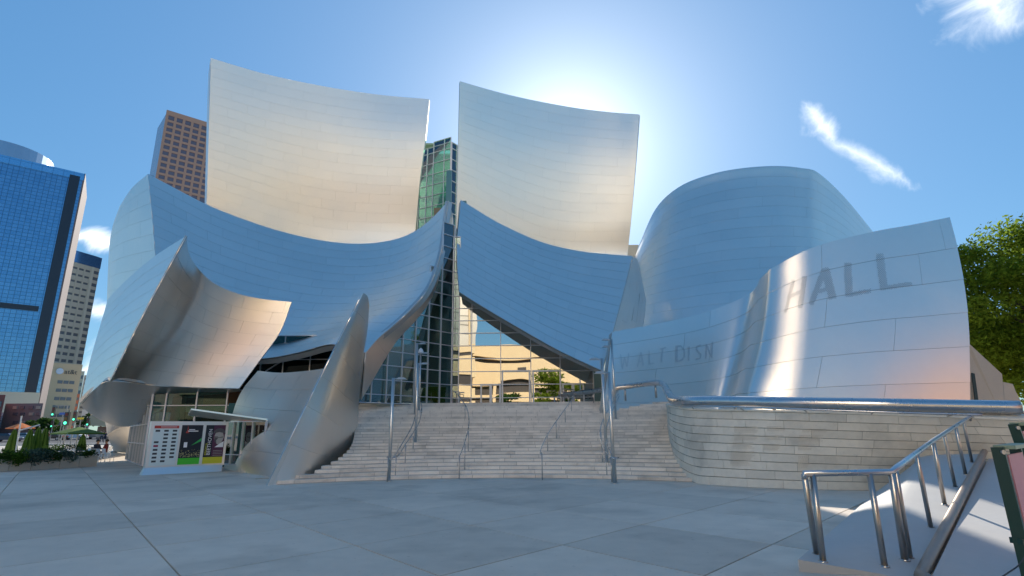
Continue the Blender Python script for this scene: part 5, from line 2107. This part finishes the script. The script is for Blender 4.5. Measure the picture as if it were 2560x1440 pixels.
A = P(207, 912, 235)
zl_ = A.z
B = at_z(112, 905, zl_)
ld = Vector((A.x - B.x, A.y - B.y, 0)).normalized()
ln = Vector((ld.y, -ld.x, 0))
Ad, Bd = Vector((A.x, A.y, 0)), Vector((B.x, B.y, 0))
M_SAND = mat("sand_concrete", (.62, .47, .30), .8, noise_amt=.05, noise_scale=.15)
lb_ = thing("office_block", "sandy office block with a small company sign near its roof", "office block", Ad)
m = MB()
prism_bld(m, [Bd, Ad, Ad - ln * 22, Bd - ln * 22], 0, zl_)
m.build("wall", M_SAND, lb_, fixn=True)
Lb = (Ad - Bd).length
def lp(s, z, out):
    return Bd + ld * s + ln * out + Vector((0, 0, z))
for r in range(8):
    z1 = zl_ - 7.0 - r * 3.35
    for c in range(3):
        s0 = Lb * .42 + c * Lb * .155
        m = MB()
        prism_bld(m, [lp(s0, 0, .12), lp(s0 + Lb * .13, 0, .12), lp(s0 + Lb * .13, 0, -.3), lp(s0, 0, -.3)], z1 - 1.3, z1)
        m.build("window", M_TWIN, lb_, fixn=True)
sg = [lp(Lb * .42 + 1.25 * math.cos(a), zl_ - 3.3 + 1.25 * math.sin(a), .15) for a in [i * math.pi / 8 for i in range(16)]]
m = MB()
m.prism(sg, ln * .15)
lg = m.build("round_logo", mat("logo_pale_blue", (.55, .66, .80), .5), lb_, fixn=True)
for k in (-.55, 0, .55):
    m = MB()
    hw = math.sqrt(1.25 ** 2 - k ** 2) * .9
    q = [lp(Lb * .42 - hw, zl_ - 3.3 + k - .1, .32), lp(Lb * .42 + hw, zl_ - 3.3 + k - .1, .32), lp(Lb * .42 + hw, zl_ - 3.3 + k + .12, .32), lp(Lb * .42 - hw, zl_ - 3.3 + k + .12, .32)]
    m.prism(q, ln * .03)
    m.build("logo_stripe", M_PWHITE, lg, fixn=True)
me_par = lb_
cu = bpy.data.curves.new("lettering", "FONT")
cu.body = "at&t"
cu.size = 2.6
ob = bpy.data.objects.new("lettering", cu)
COL.objects.link(ob)
me = bpy.data.meshes.new_from_object(ob.evaluated_get(bpy.context.evaluated_depsgraph_get()))
bpy.data.objects.remove(ob, do_unlink=True)
for v in me.vertices:
    v.co = lp(Lb * .54 + v.co.x, zl_ - 4.2 + v.co.y, .2)
me.materials.clear()
me.materials.append(M_INK)
link(bpy.data.objects.new("lettering", me), lb_)

# slices of buildings between the tan block and the curl
def slab_bld(name, pxs, top, Y, dep, material, lab, cat, rows=0, wmat=None, cols=2, base=0):
    a, b = P(pxs[0], top, Y), P(pxs[1], top, Y)
    t = thing(name, lab, cat, (a.x, a.y, 0))
    m = MB()
    prism_bld(m, [Vector((a.x, a.y, 0)), Vector((b.x, b.y, 0)), Vector((b.x, b.y, 0)) * (1 + dep / Y), Vector((a.x, a.y, 0)) * (1 + dep / Y)], base, a.z)
    m.build("wall", material, t, fixn=True)
    w = b.x - a.x
    for r in range(rows):
        z1 = a.z - (r + .6) * (a.z - 3) / rows
        for c in range(cols):
            x0 = a.x + w * (c + .18) / cols
            m = MB()
            m.box((x0 + w * .32 / cols, a.y, z1 - .2 * (a.z - 3) / rows), (w * .62 / cols, .3, .45 * (a.z - 3) / rows))
            m.build("window", wmat or M_TWIN, t)
    return t


slab_bld("cream_building", (196, 212), 928, 300, 30, mat("cream_stone", (.66, .58, .42), .8), "slim cream building with a pointed roof beyond the tan block", "building", 8, None, 2)
slab_bld("grey_building", (211, 231), 938, 340, 30, mat("banded_grey", (.50, .48, .44), .8), "pale grey banded building between the cream one and the curl", "building", 12, None, 1)
slab_bld("brick_building", (186, 200), 985, 260, 25, mat("terracotta_brick", (.45, .16, .09), .8), "slim terracotta building beside the traffic lights", "building", 6, None, 2)
slab_bld("white_building", (206, 230), 1024, 210, 25, mat("white_stucco", (.80, .77, .70), .8), "low white building past the traffic lights", "building", 2, None, 3)
t = thing("sloped_pavilion", "beige block with a sloping top half hidden by the curl", "building", P(245, 1060, 120))
m = MB()
m.prism([P(226, 1036, 120), P(268, 1054, 118), P(268, 1066, 118), P(226, 1064, 120)], (0, 8, 0))
m.build("upper_block", M_SAND, t, fixn=True)
m = MB()
q = P(258, 1066, 121)
m.box((q.x, q.y + 3, q.z / 2), (3, 5, q.z))
m.build("support", M_BROWN, t)
pk = slab_bld("podium_building", (14, 108), 1009, 150, 20, mat("taupe_concrete", (.26, .22, .21), .8), "dark taupe podium with square openings below the blue tower", "building", 0)
for r, py in enumerate((1019, 1035, 1056)):
    for c, px in enumerate((38, 56, 78, 96)):
        q = P(px, py, 149.9)
        m = MB()
        m.box(q, (1.1, .3, .75))
        m.build("opening", mat("opening_pale", (.5, .45, .36), .7) if (r + c) % 3 == 0 else M_TWIN, pk)
slab_bld("red_building", (-120, 14), 988, 140, 20, mat("dark_red_brick", (.30, .10, .08), .8), "dark red building cut by the frame edge", "building", 3, None, 5)

# ------------------------------------------------------------------ across the street behind the camera, seen in the mirrored glass and steel
M_CREAM = mat("cream_concrete", (.72, .55, .33), .8, noise_amt=.06, noise_scale=.2)
M_BAND = mat("dark_window_band", (.06, .05, .045), .3)
ob = thing("civic_building", "long cream building across the street mirrored in the lobby glass", "building", (20, -62, 0))
m = MB()
m.box((17, -63, 9.4), (58, 22, 18.6))
m.build("core", M_BAND, ob)
for z0, z1 in ((0, 3.0), (4.4, 6.6), (8.0, 9.8), (11.6, 16.4), (17.1, 20.0)):
    m = MB()
    m.box((17, -62.5, (z0 + z1) / 2), (60, 23, z1 - z0))
    m.build("wall_band", M_CREAM, ob)
for i in range(7):
    m = MB()
    m.box((-4 + i * 8, -51.2, 8), (.7, .6, 16))
    m.build("fin", M_CREAM, ob)
m = MB()
m.box((2, -50.9, 14.4), (2.2, .3, 1.8))
m.build("window", M_BAND, ob)
def mirrored_block(name, lab, c, size, rz, wall, nw, nf):
    """a plain block with window bands that only shows as a glow in the steel"""
    t = thing(name, lab, "building", (c[0], c[1], 0))
    M_ = Matrix.Translation((c[0], c[1], 0)) @ Matrix.Rotation(rz, 4, "Z")
    m = MB()
    m.box(M_ @ Vector((0, 0, size[2] / 2)), size, rz)
    m.build("wall", wall, t)
    m = MB()
    m.box(M_ @ Vector((0, 0, size[2] + .3)), (size[0] + 1, size[1] + 1, .7), rz)
    m.build("roof", wall, t)
    for r in range(nf):
        for k in range(nw):
            m = MB()
            m.box(M_ @ Vector((-size[0] / 2 + (k + .5) * size[0] / nw, size[1] / 2, (r + .55) * size[2] / nf)), (size[0] / nw * .4, .3, size[2] / nf * .38), rz)
            m.build("window", M_BAND, t)


M_TERRA = mat("terracotta_wall", (.66, .40, .28), .8)
M_ROSE = mat("rose_wall", (.72, .46, .36), .8)
mirrored_block("terracotta_building", "sunlit terracotta building off to the side, mirrored low in the curling steel wall", (52, -4), (44, 10, 12), R(45), M_TERRA, 8, 3)
mirrored_block("rose_building", "sunlit rose coloured building across the street, mirrored in the hollow of the curl", (-66, -58), (44, 14, 17), R(-8), M_ROSE, 8, 4)
for (x, y, h, s, lab, sd_) in ((7.5, -26, 11.5, 4.2, "leafy street tree mirrored in the lobby glass", 5), (-.5, -27, 8, 3.2, "smaller dark street tree mirrored beside the leafy one", 6), (13, -27, 9.5, 4, "street tree mirrored at the edge of the lobby glass", 8)):
    tree((x, y, 0), h, s, 26, 3000, .32, lab, M_LEAF if sd_ != 6 else M_LEAF_D, sd_, low=.3)

# mirrored tower added behind the camera to throw low sun onto steps and plaza
M_SUNGLASS = grid_mat("added_reflector_glass", (.57, .51, .43), (.50, .45, .38), (.22, .20, .17), Vector((math.cos(R(16)), -math.sin(R(16)), 0)), 3.0, 3.6, .12, rough=.40, metal=1.0)
gc, ga = Vector((-27, -48, 0)), R(-16)
gt = thing("added_mirror_tower", "added mirrored tower, unseen behind the plaza, throwing soft light back onto the steps", "office tower", gc)
GM = Matrix.Translation(gc) @ Matrix.Rotation(ga, 4, "Z")
def gbox(name, c, d, material):
    m = MB()
    m.box(GM @ Vector(c), d, ga)
    m.build(name, material, gt)
gbox("curtain_wall", (0, 0, 33.5), (34, 24, 29), M_SUNGLASS)
gbox("roof", (0, 0, 48.6), (35, 25, 1.2), M_CREAM)
for i in range(8):
    gbox("fin", (-15.5 + i * 4.43, 12.2, 33.5), (.25, .4, 29), M_CREAM)
gbox("podium_core", (0, -.3, 9.4), (33, 24, 18.6), M_BAND)
for z0, z1 in ((0, 3.0), (4.4, 6.8), (8.2, 10.4), (12.2, 15.6), (16.4, 19.0)):
    gbox("podium_band", (0, 0, (z0 + z1) / 2), (34, 24, z1 - z0), M_CREAM)
# the street and its far pavement behind the camera
for nm, y0, y1, mt, z in (("street", -35, -14, M_ASPH, .008), ("far_pavement", -500, -35, M_WALK, .012)):
    m = MB()
    m.add([(-500, y0, z), (500, y0, z), (500, y1, z), (-500, y1, z)], [(0, 1, 2, 3)])
    m.build(nm, mt, kind="structure")
